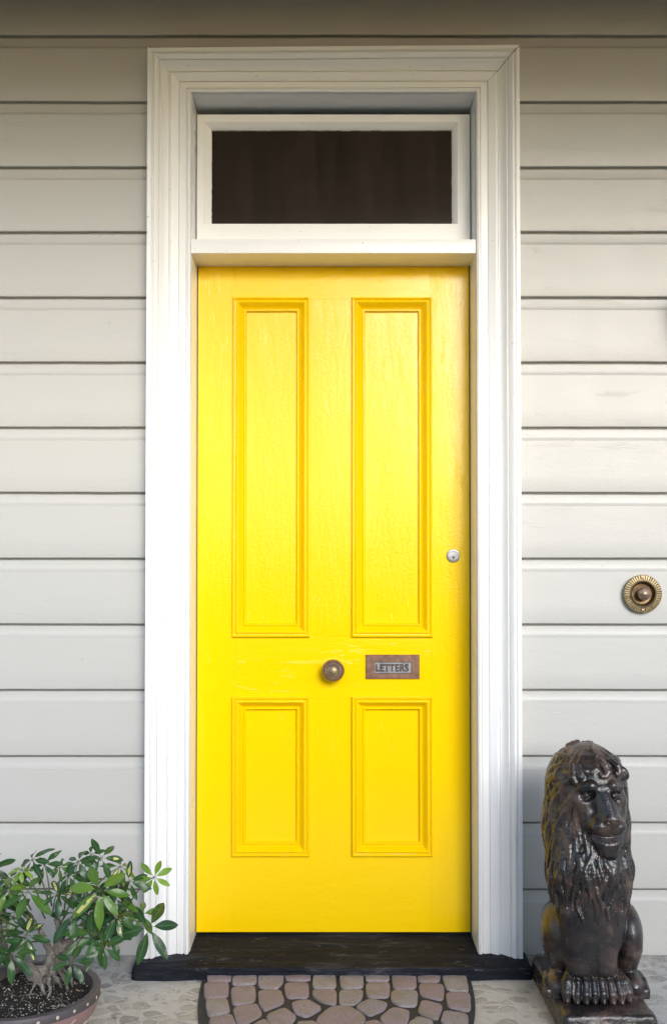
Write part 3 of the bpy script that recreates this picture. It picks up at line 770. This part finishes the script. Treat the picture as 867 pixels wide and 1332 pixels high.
for cx in (-5.0, 1.2):                                               # fore legs
    S.cap((cx, 7.0, 26), (cx - .1, 8.4, 13), 4.2, 3.3, 1.6, base=True)
    S.ell((cx - .2, 8.2, 8.0), (3.7, 3.8, 3.4), 1.2, base=True)
for i, (x0, x1) in enumerate([(-6.9, -9.0), (-5.4, -6.7), (-3.9, -4.5), (-2.6, -2.3), (-.3, -.1), (1.2, 2.1), (2.8, 4.3), (4.0, 6.5)]):
    sh = (-.8, .2, .5, 0, .1, .5, .1, -1.0)[i] - 1.0
    S.path([(x0, 7.4, 12.6), (x0 * .6 + x1 * .4, 9.8 + sh, 11.4), (x0 * .2 + x1 * .8, 11.8 + sh, 9.9), (x1, 13.2 + sh, 7.8), (x1, 13.7 + sh, 6.2)], [.75, 1.05, 1.3, 1.3, .95], .16)
    S.cap((x1, 14.2 + sh, 6.8), (x1 * 1.02, 14.8 + sh, 5.9), .38, .22, .12)
for xg in (-7.7, -5.6, -3.4, -1.2, 1.0, 3.2, 5.3): S.path([(xg * .78 - .2, 9.6, 12.2), (xg * .9, 12.0, 10.2), (xg, 13.6, 7.0)], [.12, .34, .3], .35, True)
# hind paws with toes
for s, cx in ((-1, -9.8), (1, 9.0)):
    S.ell((cx, 4.5, 7.5), (3.1, 5.2, 3.3), 1)
    for k in range(4):
        xx = cx + s * (k - 1.2) * 1.35
        S.path([(xx, 3.0, 9.4), (xx * 1.03, 6.0 - .3 * k, 8.4), (xx * 1.05, 8.2 - .3 * k, 6.6), (xx * 1.05, 8.6 - .3 * k, 5.4)], [.9, 1.15, 1.15, 1.0], .22)
# face: a long wedge that narrows from the brows to the chin, turned a little to the viewer's right
S.ell((0, 4.6, 57.0), (6.4, 6.6, 7.0), 1.2)
S.ell((.1, 7.6, 60.8), (5.4, 3.0, 3.0), 1.0)                         # forehead
S.cap((.4, 8.4, 58.6), (1.6, 11.6, 52.2), 2.7, 2.9, 1.2)
S.cap((.6, 10.5, 58.2), (1.9, 14.0, 51.6), 1.35, 1.8, .8)           # flat nose bridge
S.ell((1.3, 10.6, 49.9), (4.4, 4.0, 3.3), .8)                       # muzzle
for dx in (-2.2, 2.0): S.ell((1.6 + dx, 12.0, 49.4), (2.4, 2.6, 2.2), .5)
S.cap((.8, 14.6, 51.5), (3.0, 14.6, 51.5), 1.0, 1.0, .35); S.cap((1.9, 14.8, 51.0), (1.9, 14.6, 49.8), .95, .45, .3)
S.cap((-3.8, 7.6, 55.0), (-2.0, 8.8, 49.2), 2.9, 2.6, 1.2); S.cap((5.1, 7.2, 55.0), (4.6, 8.2, 49.2), 2.4, 2.2, 1.2)      # cheeks
S.ell((1.4, 8.9, 46.4), (3.0, 2.9, 2.1), .4)                        # lower jaw
S.path([(-3.4, 10.4, 45.9), (-1.6, 12.4, 46.9), (1.7, 13.6, 47.8), (4.5, 12.3, 46.9), (5.9, 10.0, 45.9)], [.35, .45, .36, .45, .35], .2, True)
S.path([(1.9, 15.4, 49.8), (1.9, 15.0, 48.2)], [.2, .2], .15, True)
for dx in (-1.1, 1.1): S.ell((1.9 + dx, 15.6, 51.0), (.55, .65, .38), .2, True)
for ex, tl in ((-3.3, .34), (3.6, -.34)):                             # sad hooded eyes under heavy brows
    S.ell((ex, 10.6, 56.6), (1.9, 2.3, 1.25), .7, True, tilt=tl)
    S.ell((ex, 8.3, 56.2), (1.3, 1.2, .95), .12)
    S.path([(ex - 1.7, 8.9, 56.4 - tl * 2.4), (ex - .2, 10.0, 56.6), (ex + 1.6, 9.2, 56.6 + tl * 2.2)], [.5, .72, .5], .2)
    S.path([(ex - 1.5, 8.9, 55.6 - tl * 1.5), (ex, 9.4, 54.9), (ex + 1.5, 9.3, 55.7 + tl * 1.5)], [.22, .34, .22], .3)
S.path([(-5.9, 7.2, 56.9), (-4.2, 9.7, 58.7), (-2.4, 10.9, 59.2), (-1.1, 11.2, 58.5)], [.9, 1.25, 1.25, .8], .5)
S.path([(6.0, 6.8, 56.8), (4.8, 9.4, 58.7), (3.0, 10.8, 59.2), (1.9, 11.2, 58.5)], [.8, 1.2, 1.25, .8], .5)
for dx in (-.6, .4, 1.3): S.path([(dx, 11.2, 61.2), (dx + .1, 12.3, 58.0)], [.16, .22], .25, True)
S.path([(-1.2, 11.8, 58.8), (.4, 12.4, 58.4), (2.0, 11.8, 58.8)], [.2, .22, .2], .25, True)
for sx_ in (-1, 1):                                                   # whisker creases
    for k in range(3): S.path([(1.7 + sx_ * 1.9, 14.2 - k * .2, 50.2 - k * .7), (1.7 + sx_ * 4.0, 12.4, 49.9 - k * .8)], [.14, .12], .2, True)
# beard under the jaw
for i, a in enumerate(np.linspace(-1.1, 1.1, 9)):
    c_ = math.cos(a); j = rl.uniform(-.5, .5)
    S.path([(1.8 + 3.6 * math.sin(a), 8.2 + 2.6 * c_, 46.6 + (1 - c_) * 2.5), (1.7 + 3.3 * math.sin(a), 9.4 + 2.8 * c_, 44.6 + (1 - c_) * 2), (1.8 + 2.3 * math.sin(a), 9.2 + 2.8 * c_, 42.4 + j), (2.1 + 1.5 * math.sin(a), 8.6 + 2.4 * c_, 40.6 + j)], [1.0, 1.1, .9, .3], .18)
# ears
for ex, s in ((-8.9, -1), (7.6, 1)):
    S.ell((ex, 4.2, 61.2), (1.3, 1.2, 2.0), .8, tilt=s * .5); S.ell((ex, 5.6, 61.3), (.35, .35, .8), .4, True, tilt=s * .5)
# mane locks following the surface
fc3 = np.array((0.2, 8.0, 55.0))
def project(p):
    for _ in range(2):
        d = S.evalp(p); p = p - S.normal(p) * d
    return p
def lock(p, L, r0, wav, lift=0.0, flow=None, k=.28):
    pts, rad = [], []; n_ = 10; ph = rl.uniform(0, 6.28); amp = wav
    for i in range(n_):
        p = project(p); nn = S.normal(p)
        t_ = i / (n_ - 1); r_ = r0 * (math.sin(math.pi * (.22 + .72 * t_)) ** .8) * (1 - .35 * t_)
        pts.append(tuple(p + nn * (r_ * .15 + lift * t_ * t_))); rad.append(max(r_, .18))
        out = (p - fc3); out[1] *= .3; out /= np.linalg.norm(out) + 1e-6
        wtop = max(0, min(1, (p[2] - 52) / 12))
        d = np.array((0, 0, -1.0)) * (1.15 - .75 * wtop) + out * (.35 + .9 * wtop) if flow is None else np.array(flow, float)
        side = np.cross(nn, d); side /= np.linalg.norm(side) + 1e-6
        d = d + side * amp * math.sin(ph + t_ * 5.5); d = d - nn * d.dot(nn); d /= np.linalg.norm(d) + 1e-6
        if flow is None and d[2] > -.25: d[2] = -.25; d /= np.linalg.norm(d)
        p = p + d * L / (n_ - 1)
    S.path(pts, rad, k)
def in_face(p): return p[1] > 3.0 and ((p[0] - .6) / (5.6 if p[2] > 54 else 5.2)) ** 2 + ((p[2] - 54.0) / 9.0) ** 2 < 1
made = []; tries = 0
while len(made) < 330 and tries < 9000:
    tries += 1
    a = rl.uniform(-math.pi, math.pi); z = rl.uniform(36, 62.5)
    p = np.array((-1.4 + 13 * math.sin(a), 13 * math.cos(a), z)); 
    if z > 62: p[:2] *= rl.uniform(.2, 1)
    if p[1] < -4 and rl.random() < .6: continue
    p = project(p)
    if in_face(p): continue
    if z > 63: continue
    if any(np.linalg.norm(p - q) < (1.6 if p[2] > 45 else 1.9) for q in made): continue
    made.append(p)
    sc_ = 1 if z > 42 else .8
    lock(p, rl.uniform(8, 15) * sc_, rl.uniform(.5, .95) * sc_, rl.uniform(.15, .6), rl.uniform(.0, .7) if p[2] < 56 else .1, None, .2)
# combed crown whose strands roll over the forehead
def dome(th_, a, r_=1.0): return np.array((-1.0 + 9.7 * r_ * math.sin(th_) * math.sin(a), -.3 + 10.0 * r_ * math.sin(th_) * math.cos(a), 57.6 + 10.9 * r_ * math.cos(th_)))
for i in range(46):                  # wavy strands combed from the crown down into the mane
    a = -2.0 + 4.0 * i / 45 + rl.uniform(-.05, .05); th0 = rl.uniform(.30, .75); th1 = rl.uniform(1.15, 1.4) if abs(a) < .6 else rl.uniform(1.5, 2.1); ph = rl.uniform(0, 6.28); am = rl.uniform(.03, .10)
    r_ = rl.uniform(.42, .7); pts = [tuple(dome(th0 + (th1 - th0) * k / 8, a + am * math.sin(ph + k * .8) + (.03 * k if abs(a) > .6 and a > 0 else -.03 * k if a < -.6 else 0), .975 + .05 * (k / 8 if abs(a) > .6 else 0))) for k in range(9)]
    S.path(pts, [.1, r_ * .6, r_ * .9, r_, r_, r_, r_ * .9, r_ * .7, .2], .2)
for i, a in enumerate(np.linspace(-.62, .66, 10)):
    a += rl.uniform(-.06, .06); e_ = 1.15 + .15 * abs(a) + rl.uniform(-.10, .08); tw = (.16 if a < .25 else -.14)
    pts = [dome(.45, a * .8, .985), dome(.75, a * .92, 1.0), dome(1.0 - .02, a, 1.02), dome(e_, a + tw * .5, 1.045), dome(e_ + .10, a + tw, 1.035), dome(e_ + .13, a + tw * 1.8, 1.07)]
    S.path([tuple(p) for p in pts], [.35, .75, 1.05, 1.15, .8, .25], .14)
S.path([(.2, 8.2, 65.2), (1.4, 10.2, 64.0), (1.9, 11.0, 62.6), (1.2, 11.5, 61.7), (.2, 11.6, 61.7), (-.2, 11.3, 62.5)], [.8, .95, .9, .7, .55, .4], .15)
S.path([(3.4, 7.6, 65.0), (4.7, 9.0, 63.8), (5.2, 9.4, 62.4), (4.5, 9.9, 61.7), (4.0, 10.0, 62.4)], [.8, .9, .8, .5, .35], .15)
# hanging lock bunches on the chest
for (x, y, z, L, r_) in [(-5.5, 9, 42, 8, 1.1), (-2.5, 10, 41, 9, 1.0), (.5, 11, 40.5, 9, 1.1), (3.6, 10, 41, 9, 1.25), (6.4, 8, 41, 9, 1.3), (8.2, 6, 40, 8, 1.2), (7.0, 8, 35, 7, 1.0), (5.0, 9, 34, 8, .9), (-7.5, 7, 38, 8, 1.0), (-9.4, 4, 36, 8, 1.0), (1.8, 10, 34, 9, .6), (-1.5, 10, 34, 9, .55), (-4, 9, 33, 8, .55)]:
    lock(np.array((x, y, z), float), L, r_, .5, .25, (0, 0, -1))
# tail end curled round the right haunch, seam lines between the legs
S.path([(-1.9, 13.6, 24), (-1.9, 12.2, 12)], [.5, .8], .9, True)
V_, Q_ = S.nets()
# fur strokes: fine displacement along the vertical flow
def fbm(p, s): return noise.noise(Vector(p) * s)
V_ = np.array(V_)
Vw = np.column_stack([LX + V_[:, 0] / 100, LY - V_[:, 1] / 100, V_[:, 2] / 100])
Q_ = Q_[:, ::-1]
lion = empty('lion_statue', (LX, LY, 0))
tag(lion, 'dark bronze seated lion statue on its plinth beside the doorstep', 'statue')
lb = np_mesh('lion', Vw, Q_, M_LION)
S2 = SDF((-13, -23, -1), (13, 24, 8), .3)
S2.rbox((0, -1.0, 2.6), (11.6, 20.6, 2.9), 1.1, .3, flare=.035)
S2.f = np.maximum(S2.f, 0) + np.minimum(S2.f, 0)
V_, Q_ = S2.nets()
V_ = np.array([(x + .12 * fbm((x, y, z), .5), y + .12 * fbm((x + 9, y, z), .5), z + .15 * fbm((x, y + 9, z), .35)) for x, y, z in V_])
pb_ = np_mesh('plinth', np.column_stack([LX + V_[:, 0] / 100, LY - V_[:, 1] / 100, V_[:, 2] / 100]), Q_[:, ::-1], M_LION)
own(lion, lb, pb_)

# ------------------------------------------------------------------ pot
PX, PY, PR, PZ = P(29, 1283, -.523).x, -.523, .184, .130
pot = empty('plant_pot', (PX, PY, 0))
tag(pot, 'shallow mauve glazed bowl with dark rim and cream dots left of the door', 'pot')
def lathe_z(name, prof, mat, n=96, smooth=35):
    V, Fc = [], []; m = len(prof)
    for i in range(n):
        a = 2 * math.pi * i / n
        for r_, z in prof: V.append((PX + r_ * math.cos(a), PY + r_ * math.sin(a), z))
    for i in range(n):
        j = (i + 1) % n
        for k in range(m - 1): Fc.append((i * m + k, j * m + k, j * m + k + 1, i * m + k + 1))
    return mesh(name, V, Fc, mat, None, smooth)
bodyp = [(.0, .002), (.09, .002), (.096, .006), (.118, .022), (.150, .048), (.172, .076), (.180, .096), (.1815, .104), (.1825, .110)]
pk = [lathe_z('bowl', bodyp, M_POT), lathe_z('rim', [(.1825, .110), (.1850, .111), (.1855, .113), (.1845, .128), (.1825, .1305), (.170, .1315), (.166, .130), (.164, .120), (.163, .085)], M_RIM)]
def prad(z):
    for (r0, z0), (r1, z1) in zip(bodyp[1:], bodyp[2:]):
        if z0 <= z <= z1 and z1 > z0: return r0 + (r1 - r0) * (z - z0) / (z1 - z0)
    return .18
bm = bmesh.new(); bmesh.ops.create_icosphere(bm, subdivisions=2, radius=.0042, matrix=Matrix.Diagonal((.35, 1, 1, 1)))
dot0 = from_bm('rim_dot', bm, M_CREAM, None, 180)
for i in range(26):
    a = 2 * math.pi * i / 26 + .12; d_ = dot0 if i == 0 else dot0.copy()
    if i: COL.objects.link(d_)
    d_.location = (PX + .1850 * math.cos(a), PY + .1850 * math.sin(a), .1195 + .001 * math.sin(i * 5)); d_.rotation_euler = (0, 0, a); d_.scale = (1, 1 + .15 * math.sin(i * 3), 1 + .15 * math.cos(i * 2))
    pk.append(d_)
bm = bmesh.new()
def pl_(pts, r_=.0011): tube(bm, [(PX + (prad(z) + .0003) * math.cos(a), PY + (prad(z) + .0003) * math.sin(a), z) for a, z in pts], r_, 5)
for rep in range(6):
    a0 = rep * math.pi / 3 - .55
    pts = []
    for i in range(26):
        t_ = i / 25; pts.append((a0 - t_ * .75, .095 - .062 * t_ + .004 * math.sin(t_ * 21) + .003 * math.sin(t_ * 47)))
    pl_(pts)
    pl_([(a0 - .75 - .02 * math.cos(k * .7) * k / 14, .036 + .01 * math.sin(k * .7) + .0013 * k) for k in range(22)], .0009)
    pl_([(a0 - .70 + .05 * math.cos(k * .5), .055 + .009 * math.sin(k * .5) + .001 * k) for k in range(16)], .0009)
pk.append(from_bm('glaze_lines', bm, M_CREAM, None, 180))
def soilz(x, y): return .106 + .010 * noise.noise(Vector((x * 14, y * 14, 1))) + .006 * noise.noise(Vector((x * 50, y * 50, 3)))
V, Fc = [(PX, PY, soilz(PX, PY))], []
for k in range(1, 31):
    for i in range(110):
        a = 2 * math.pi * i / 110; x = PX + .1645 * k / 30 * math.cos(a); y = PY + .1645 * k / 30 * math.sin(a)
        V.append((x, y, soilz(x, y)))
for i in range(110): Fc.append((0, 1 + i, 1 + (i + 1) % 110))
for k in range(29):
    for i in range(110):
        a = 1 + k * 110 + i; b = 1 + k * 110 + (i + 1) % 110; Fc.append((a, a + 110, b + 110, b))
soil = mesh('soil', V, Fc, M_SOIL, None, 180); pk.append(soil)
own(pot, *pk)
bm = bmesh.new(); rp = random.Random(3)
for i in range(520):
    a = rp.uniform(0, 6.28); r_ = .16 * math.sqrt(rp.random()); x = PX + r_ * math.cos(a); y = PY + r_ * math.sin(a)
    s_ = rp.choice([.0008, .0011, .0015, .0020, .0026])
    bmesh.ops.create_icosphere(bm, subdivisions=1, radius=s_, matrix=Matrix.Translation((x, y, soilz(x, y) + s_ * .4)) @ Matrix.Rotation(rp.uniform(0, 3), 4, 'X') @ Matrix.Diagonal((1, .7, .8, 1)))
pe = from_bm('perlite', bm, M_PERL, None, 180); pe['kind'] = 'stuff'; pe.parent = soil

# ------------------------------------------------------------------ umbrella plant
plant = empty('umbrella_plant', (PX, PY, .105))
tag(plant, 'leafy green bonsai umbrella plant with gnarled roots growing in the bowl', 'plant')
T3 = SDF((-22, -16, 9), (20, 16, 40), .22)
def q3(px, py, Y=-.52):
    p = P(px, py, Y); return ((p.x - PX) * 100, (p.y - PY) * 100, p.z * 100)
def tr(pix, rad, k=.5):
    T3.path([q3(*p) for p in pix], [r * (.64 if r > .9 else .85) for r in rad], k)
tr([(64, 1268, -.54), (58, 1262, -.55), (46, 1262, -.56), (38, 1268, -.57)], [1.0, 1.5, 1.5, .8])
tr([(24, 1246, -.55), (33, 1255, -.56), (44, 1268, -.57), (52, 1276, -.57)], [1.1, 1.7, 2.3, 1.3])
tr([(44, 1262, -.56), (52, 1278, -.57), (58, 1292, -.58)], [1.0, .8, .4], .3)
tr([(58, 1275, -.53), (64, 1255, -.52), (66, 1240, -.51), (60, 1225, -.50), (54, 1212, -.50), (44, 1200, -.50), (34, 1192, -.51)], [1.5, 1.8, 1.5, .8, .65, .6, .5])
tr([(68, 1278, -.50), (72, 1255, -.49), (76, 1232, -.48), (80, 1218, -.47), (74, 1196, -.46), (78, 1180, -.46), (76, 1160, -.46)], [1.3, 1.7, 1.9, 1.4, .65, .55, .5])
tr([(72, 1240, -.49), (88, 1228, -.48), (100, 1218, -.47), (118, 1200, -.47)], [1.6, 1.7, 1.2, .6])
tr([(80, 1262, -.50), (84, 1240, -.48), (94, 1236, -.46)], [1.0, 1.3, 1.2])
tr([(66, 1258, -.53), (74, 1274, -.55), (80, 1284, -.56)], [.8, .6, .35], .25)
tr([(72, 1256, -.52), (84, 1272, -.54), (88, 1286, -.55)], [.7, .5, .3], .25)
tr([(80, 1258, -.50), (92, 1272, -.52), (94, 1284, -.53)], [.6, .45, .3], .25)
tr([(60, 1262, -.55), (46, 1280, -.58), (38, 1296, -.60)], [.5, .35, .2], .25)
tr([(62, 1268, -.54), (66, 1284, -.57), (62, 1298, -.58)], [.6, .45, .3], .25)
tr([(20, 1262, -.50), (8, 1240, -.50), (2, 1220, -.50), (0, 1200, -.50)], [1.6, 1.5, 1.1, .7])
V_, Q_ = T3.nets()
V_ = np.array([np.array(v) + .30 * np.array([fbm(v, .8), fbm((v[1], v[2], v[0]), .8), fbm((v[2], v[0], v[1]), .8)]) + .16 * np.array([fbm(v, 2.2), fbm((v[1], v[2], v[0]), 2.2), fbm((v[2], v[0], v[1]), 2.2)]) for v in V_])
trk = np_mesh('trunk', np.column_stack([PX + V_[:, 0] / 100, PY + V_[:, 1] / 100, V_[:, 2] / 100]), Q_, M_BARK)
bm = bmesh.new(); rr = random.Random(5)
for i in range(26):                  # loose rootlets on the soil
    a = rr.uniform(0, 6.28); r_ = .13 * math.sqrt(rr.random()); x = PX + r_ * math.cos(a); y = PY - .01 + r_ * math.sin(a); dr = rr.uniform(0, 6.28); pts = []
    for k in range(7):
        pts.append((x, y, soilz(x, y) + .002 + .003 * math.sin(k * 1.1 + a))); dr += rr.uniform(-.5, .5); x += .009 * math.cos(dr); y += .009 * math.sin(dr)
        if math.hypot(x - PX, y - PY) > .158: break
    if len(pts) > 2: tube(bm, pts, .0007, 5)
rt = from_bm('rootlets', bm, M_BARK, None, 180); rt['kind'] = 'stuff'
# leaves
LV, LF, LT, LVAR, LUV = [], [], [], [], []
def leaflet(p, d, up, L, wd, tn, va):
    d = d.normalized(); side = d.cross(up)
    if side.length < 1e-3: side = d.cross(Vector((1, 0, 0)))
    side.normalize(); nrm = side.cross(d).normalized()
    ns = 9; b0 = len(LV); curl = rr.uniform(.05, .30); fold = rr.uniform(.05, .22)
    for i in range(ns + 1):
        t_ = i / ns; w_ = wd * (math.sin(math.pi * min(1, t_ ** 1.12)) ** .8) * (1 - .12 * t_) + (.0004 if 0 < i < ns else .0)
        c_ = p + d * (L * t_) - nrm * (curl * L * t_ * t_)
        wvv = .0012 * math.sin(t_ * 9 + tn * 20)
        for k, s_ in enumerate((-1, -.5, 0, .5, 1)):
            LV.append(c_ + side * (w_ * s_) + nrm * (fold * w_ * abs(s_) + wvv * s_)); LUV.append((t_, .5 + .5 * s_))
    for i in range(ns):
        for k in range(4):
            a = b0 + i * 5 + k; LF.append((a, a + 1, a + 6, a + 5)); LT.append(tn); LVAR.append(va)
SB = bmesh.new()
def cluster(px, py, Y, size, tn, face=None, n_=None, from_=None, va=.0, spread=1.0):
    """palmate cluster: leaflets radiate from one point, the whole facing the direction `face`"""
    c_ = P(px, py, Y); sc_ = size
    face = Vector(face or (rr.uniform(-.5, .5), rr.uniform(-1.0, -.2), rr.uniform(.5, 1.0))).normalized()
    n_ = n_ or rr.choice([6, 7, 7, 8])
    a1 = face.orthogonal().normalized(); a2 = face.cross(a1); ph = rr.uniform(0, 6.28)
    for i in range(n_):
        a = ph + 2 * math.pi * i / n_ + rr.uniform(-.18, .18)
        rd = a1 * math.cos(a) + a2 * math.sin(a)
        dn = rr.uniform(.05, .40) * spread
        d = (rd * 1.0 - face * dn + Vector((0, 0, -.16))).normalized(); L = sc_ * rr.uniform(.95, 1.42); s0 = c_ + d * (sc_ * .20)
        leaflet(s0, d, face, L, L * rr.uniform(.155, .205), min(1, max(0, tn + rr.uniform(-.14, .14))), 1.0 if rr.random() < va * .45 else 0.0)
        tube(SB, [c_, s0 + d * .002], [.0007, .0006], 5)
    if from_ is None:
        from_ = P(70 + (px - 70) * .45 + rr.uniform(-8, 8), 1205 + (py - 1205) * .35 + rr.uniform(-4, 10), -.50 + (Y + .5) * .4)
    else: from_ = P(*from_)
    mid = c_.lerp(from_, .5) + Vector((0, 0, .012)); 
    tube(SB, [c_, c_.lerp(mid, .5) + Vector((0, 0, .003)), mid, from_], [.0010, .0013, .0016, .0020], 6)
# (px, py, Y, leaflet length, tint, facing, ...)
spec = [(200.5, 1141, -.44, .036, .88, (.05, -1, .25), 7, (165, 1180, -.45), 0), (194, 1206, -.50, .062, .22, (.25, -.8, .5), 6, (150, 1200, -.49), .1), (184, 1189, -.47, .044, .62, (.2, -.7, .6), 6, (150, 1197, -.49), 0),
        (130, 1158, -.55, .060, .72, (0, -.8, .6), 7, None, .1), (132, 1116, -.46, .048, .25, None, 6, None, .6), (157, 1127, -.43, .036, .6, None, 6, None, .3), (168, 1146, -.45, .042, .22, None, 6, None, .2), (152, 1191, -.50, .044, .30, None, 7, None, .5),
        (139, 1181, -.47, .048, .15, None, 7, None, .4), (90, 1138, -.46, .040, .35, None, 7, None, .0), (102, 1120, -.47, .038, .30, None, 7, None, .1), (119, 1111, -.44, .024, .35, None, 6, None, 0), (42, 1118, -.45, .040, .20, None, 6, None, .3),
        (58, 1124, -.44, .036, .25, None, 6, None, .1), (28, 1131, -.50, .026, .85, None, 7, None, 0), (13, 1143, -.48, .040, .20, None, 7, None, .0), (8, 1158, -.53, .038, .65, None, 6, None, 0), (36, 1160, -.54, .052, .5, (0, -.5, .9), 6, None, 0),
        (75, 1163, -.52, .042, .12, None, 6, None, .8), (20, 1186, -.52, .044, .12, None, 6, None, .1), (34, 1216, -.56, .042, .25, None, 7, None, .5), (15, 1242, -.60, .050, .25, None, 6, None, .3),
        (94, 1251, -.62, .040, .25, (.1, -.7, .6), 6, (110, 1215, -.52), 0), (135, 1232, -.55, .046, .28, (.3, -.8, .5), 6, (120, 1205, -.5), 0), (123, 1216, -.54, .056, .35, None, 7, None, .2), (96, 1188, -.52, .052, .15, None, 6, None, .2), (118, 1180, -.49, .050, .20, None, 7, None, .1), (110, 1150, -.47, .044, .22, None, 6, None, .2), (150, 1166, -.45, .046, .16, None, 7, None, .0), (144, 1143, -.44, .042, .25, None, 6, None, .2),
        (0, 1176, -.50, .044, .3, None, 6, None, .2), (0, 1224, -.56, .046, .35, None, 6, None, .4), (78, 1128, -.45, .026, .55, None, 6, None, 0), (128, 1198, -.47, .050, .15, None, 7, None, .1), (142, 1212, -.50, .044, .2, None, 6, None, .2)]
for s_ in spec:
    cluster(s_[0], s_[1], s_[2], s_[3], s_[4], s_[5], s_[6], s_[7], s_[8])
for i in range(22):                  # the half of the plant beyond the left edge of the photograph
    cluster(rr.uniform(-130, -12), rr.uniform(1115, 1235), rr.uniform(-.62, -.40), rr.uniform(.035, .05), rr.uniform(.1, .6), None, None, None, .2)
lv = mesh('leaves', LV, LF, None, None, 180)
for nm, dat in (('tint', LT), ('variegation', LVAR)):
    a_ = lv.data.attributes.new(nm, 'FLOAT', 'FACE'); a_.data.foreach_set('value', dat)
uvl = lv.data.uv_layers.new(name='UVMap')
for l in lv.data.loops: uvl.data[l.index].uv = LUV[l.vertex_index]
lv.data.materials.append(M_LEAF)
stm = from_bm('stems', SB, M_STEM, None, 180)
own(plant, trk, rt, stm, lv)

# ------------------------------------------------------------------ dead leaves caught behind the statue
def dead(px, py, Y, L, wd, rot, lab):
    global LV, LF, LT, LVAR, LUV
    LV, LF, LT, LVAR, LUV = [], [], [], [], []
    p = P(px, py, Y); d = Vector((math.cos(rot), .35 * math.sin(rot * 2), math.sin(rot)))
    leaflet(p, d, Vector((.2, -.8, .6)), L, wd, 0, 0)
    o = mesh('dead_leaf', [v - p for v in LV], LF, M_DEAD, None, 180); o.location = p
    o['label'] = lab; o['category'] = 'leaf'; o['group'] = 'dead leaves between doorstep and statue'
dead(707, 1247, -.075, .022, .008, .9, 'rust brown dead leaf leaning against the statue behind its plinth')
dead(693, 1247, -.10, .030, .0045, .45, 'thin curled buff dead leaf lying behind the doorstep corner')
dead(687, 1243, -.135, .022, .0022, -1.2, 'pale straw sliver hanging over the right end of the doorstep')
dead(700, 1250, -.09, .024, .007, -.3, 'dark crumpled dead leaf lowest in the corner by the plinth')

# ------------------------------------------------------------------ porch roof and an added, unseen hedge block opposite (they shape the light)
zc = P(433, 0, 0).z + .045
roof = empty('porch_roof', (0, -.45, zc))
tag(roof, 'dark painted porch ceiling above the front door', 'porch roof')
bm = bmesh.new(); box(bm, -3.2, 3.2, -1.95, .0, zc, zc + .03, .002, 1); c1 = from_bm('ceiling', bm, M_CEIL)
bm = bmesh.new(); box(bm, -3.2, 3.2, -1.98, -1.951, zc - .02, zc + .16, .003, 1); c2 = from_bm('fascia', bm, M_WHITEH)
own(roof, c1, c2)
V, Fc = [], []
hb = bmesh.new(); box(hb, -7, 7, -6.4, -5.2, -.02, 1.5)
bmesh.ops.subdivide_edges(hb, edges=hb.edges[:], cuts=24, use_grid_fill=True)
for v in hb.verts: v.co += Vector((noise.noise(v.co * 1.7), noise.noise(v.co * 1.9 + Vector((5, 0, 0))), noise.noise(v.co * 1.5 + Vector((0, 5, 0))))) * .22
hd = from_bm('light_block_hedge', hb, M_BLOCKER, None, 180)
tag(hd, 'unseen leafy green block added behind the camera to cut low light', 'light blocker')

# ------------------------------------------------------------------ lantern on the wall just right of the view (its soft shadow reaches the boards in view)
lc = Vector((1.068, 0, 1.885))
lan = empty('wall_lantern', (lc.x, 0, lc.z - .1))
tag(lan, 'black iron wall lantern fixed to the boards above and right of the doorbell', 'lantern')
t = NT('black_iron'); M_IRON = t.out(t.mix(t.noise(40), (.015, .015, .015), (.04, .04, .04)), .45)
bm = bmesh.new(); box(bm, lc.x - .035, lc.x + .035, -.014, -.001, lc.z - .09, lc.z + .07, .004); lk1 = from_bm('backplate', bm, M_IRON)
bm = bmesh.new(); tube(bm, [(lc.x, -.012, lc.z - .04), (lc.x, -.05, lc.z - .07), (lc.x, -.09, lc.z - .085), (lc.x, -.10, lc.z - .07)], .007, 8); lk2 = from_bm('arm', bm, M_IRON, None, 180)
bm = bmesh.new()
def lath(bm, prof, n=6):
    rg = [[bm.verts.new((lc.x + r_ * math.cos(2 * math.pi * i / n), -.10 + r_ * math.sin(2 * math.pi * i / n), z)) for i in range(n)] for r_, z in prof]
    for a_, b_ in zip(rg, rg[1:]):
        for i in range(n): bm.faces.new((a_[i], a_[(i + 1) % n], b_[(i + 1) % n], b_[i]))
lath(bm, [(.012, lc.z - .07), (.038, lc.z - .062), (.040, lc.z - .055)])
for i in range(6):
    a_ = 2 * math.pi * i / 6; tube(bm, [(lc.x + .038 * math.cos(a_), -.10 + .038 * math.sin(a_), lc.z - .058), (lc.x + .056 * math.cos(a_), -.10 + .056 * math.sin(a_), lc.z + .042)], .003, 4)
lath(bm, [(.062, lc.z + .042), (.066, lc.z + .048), (.040, lc.z + .070), (.018, lc.z + .085), (.010, lc.z + .10), (.001, lc.z + .112)]); lk3 = from_bm('cage', bm, M_IRON, None, 20)
bm = bmesh.new(); lath(bm, [(.036, lc.z - .055), (.054, lc.z + .041)]); t = NT('frosted_glass'); lk4 = from_bm('glass', bm, t.out((.35, .34, .31), .4), None, 20)
own(lan, lk1, lk2, lk3, lk4)
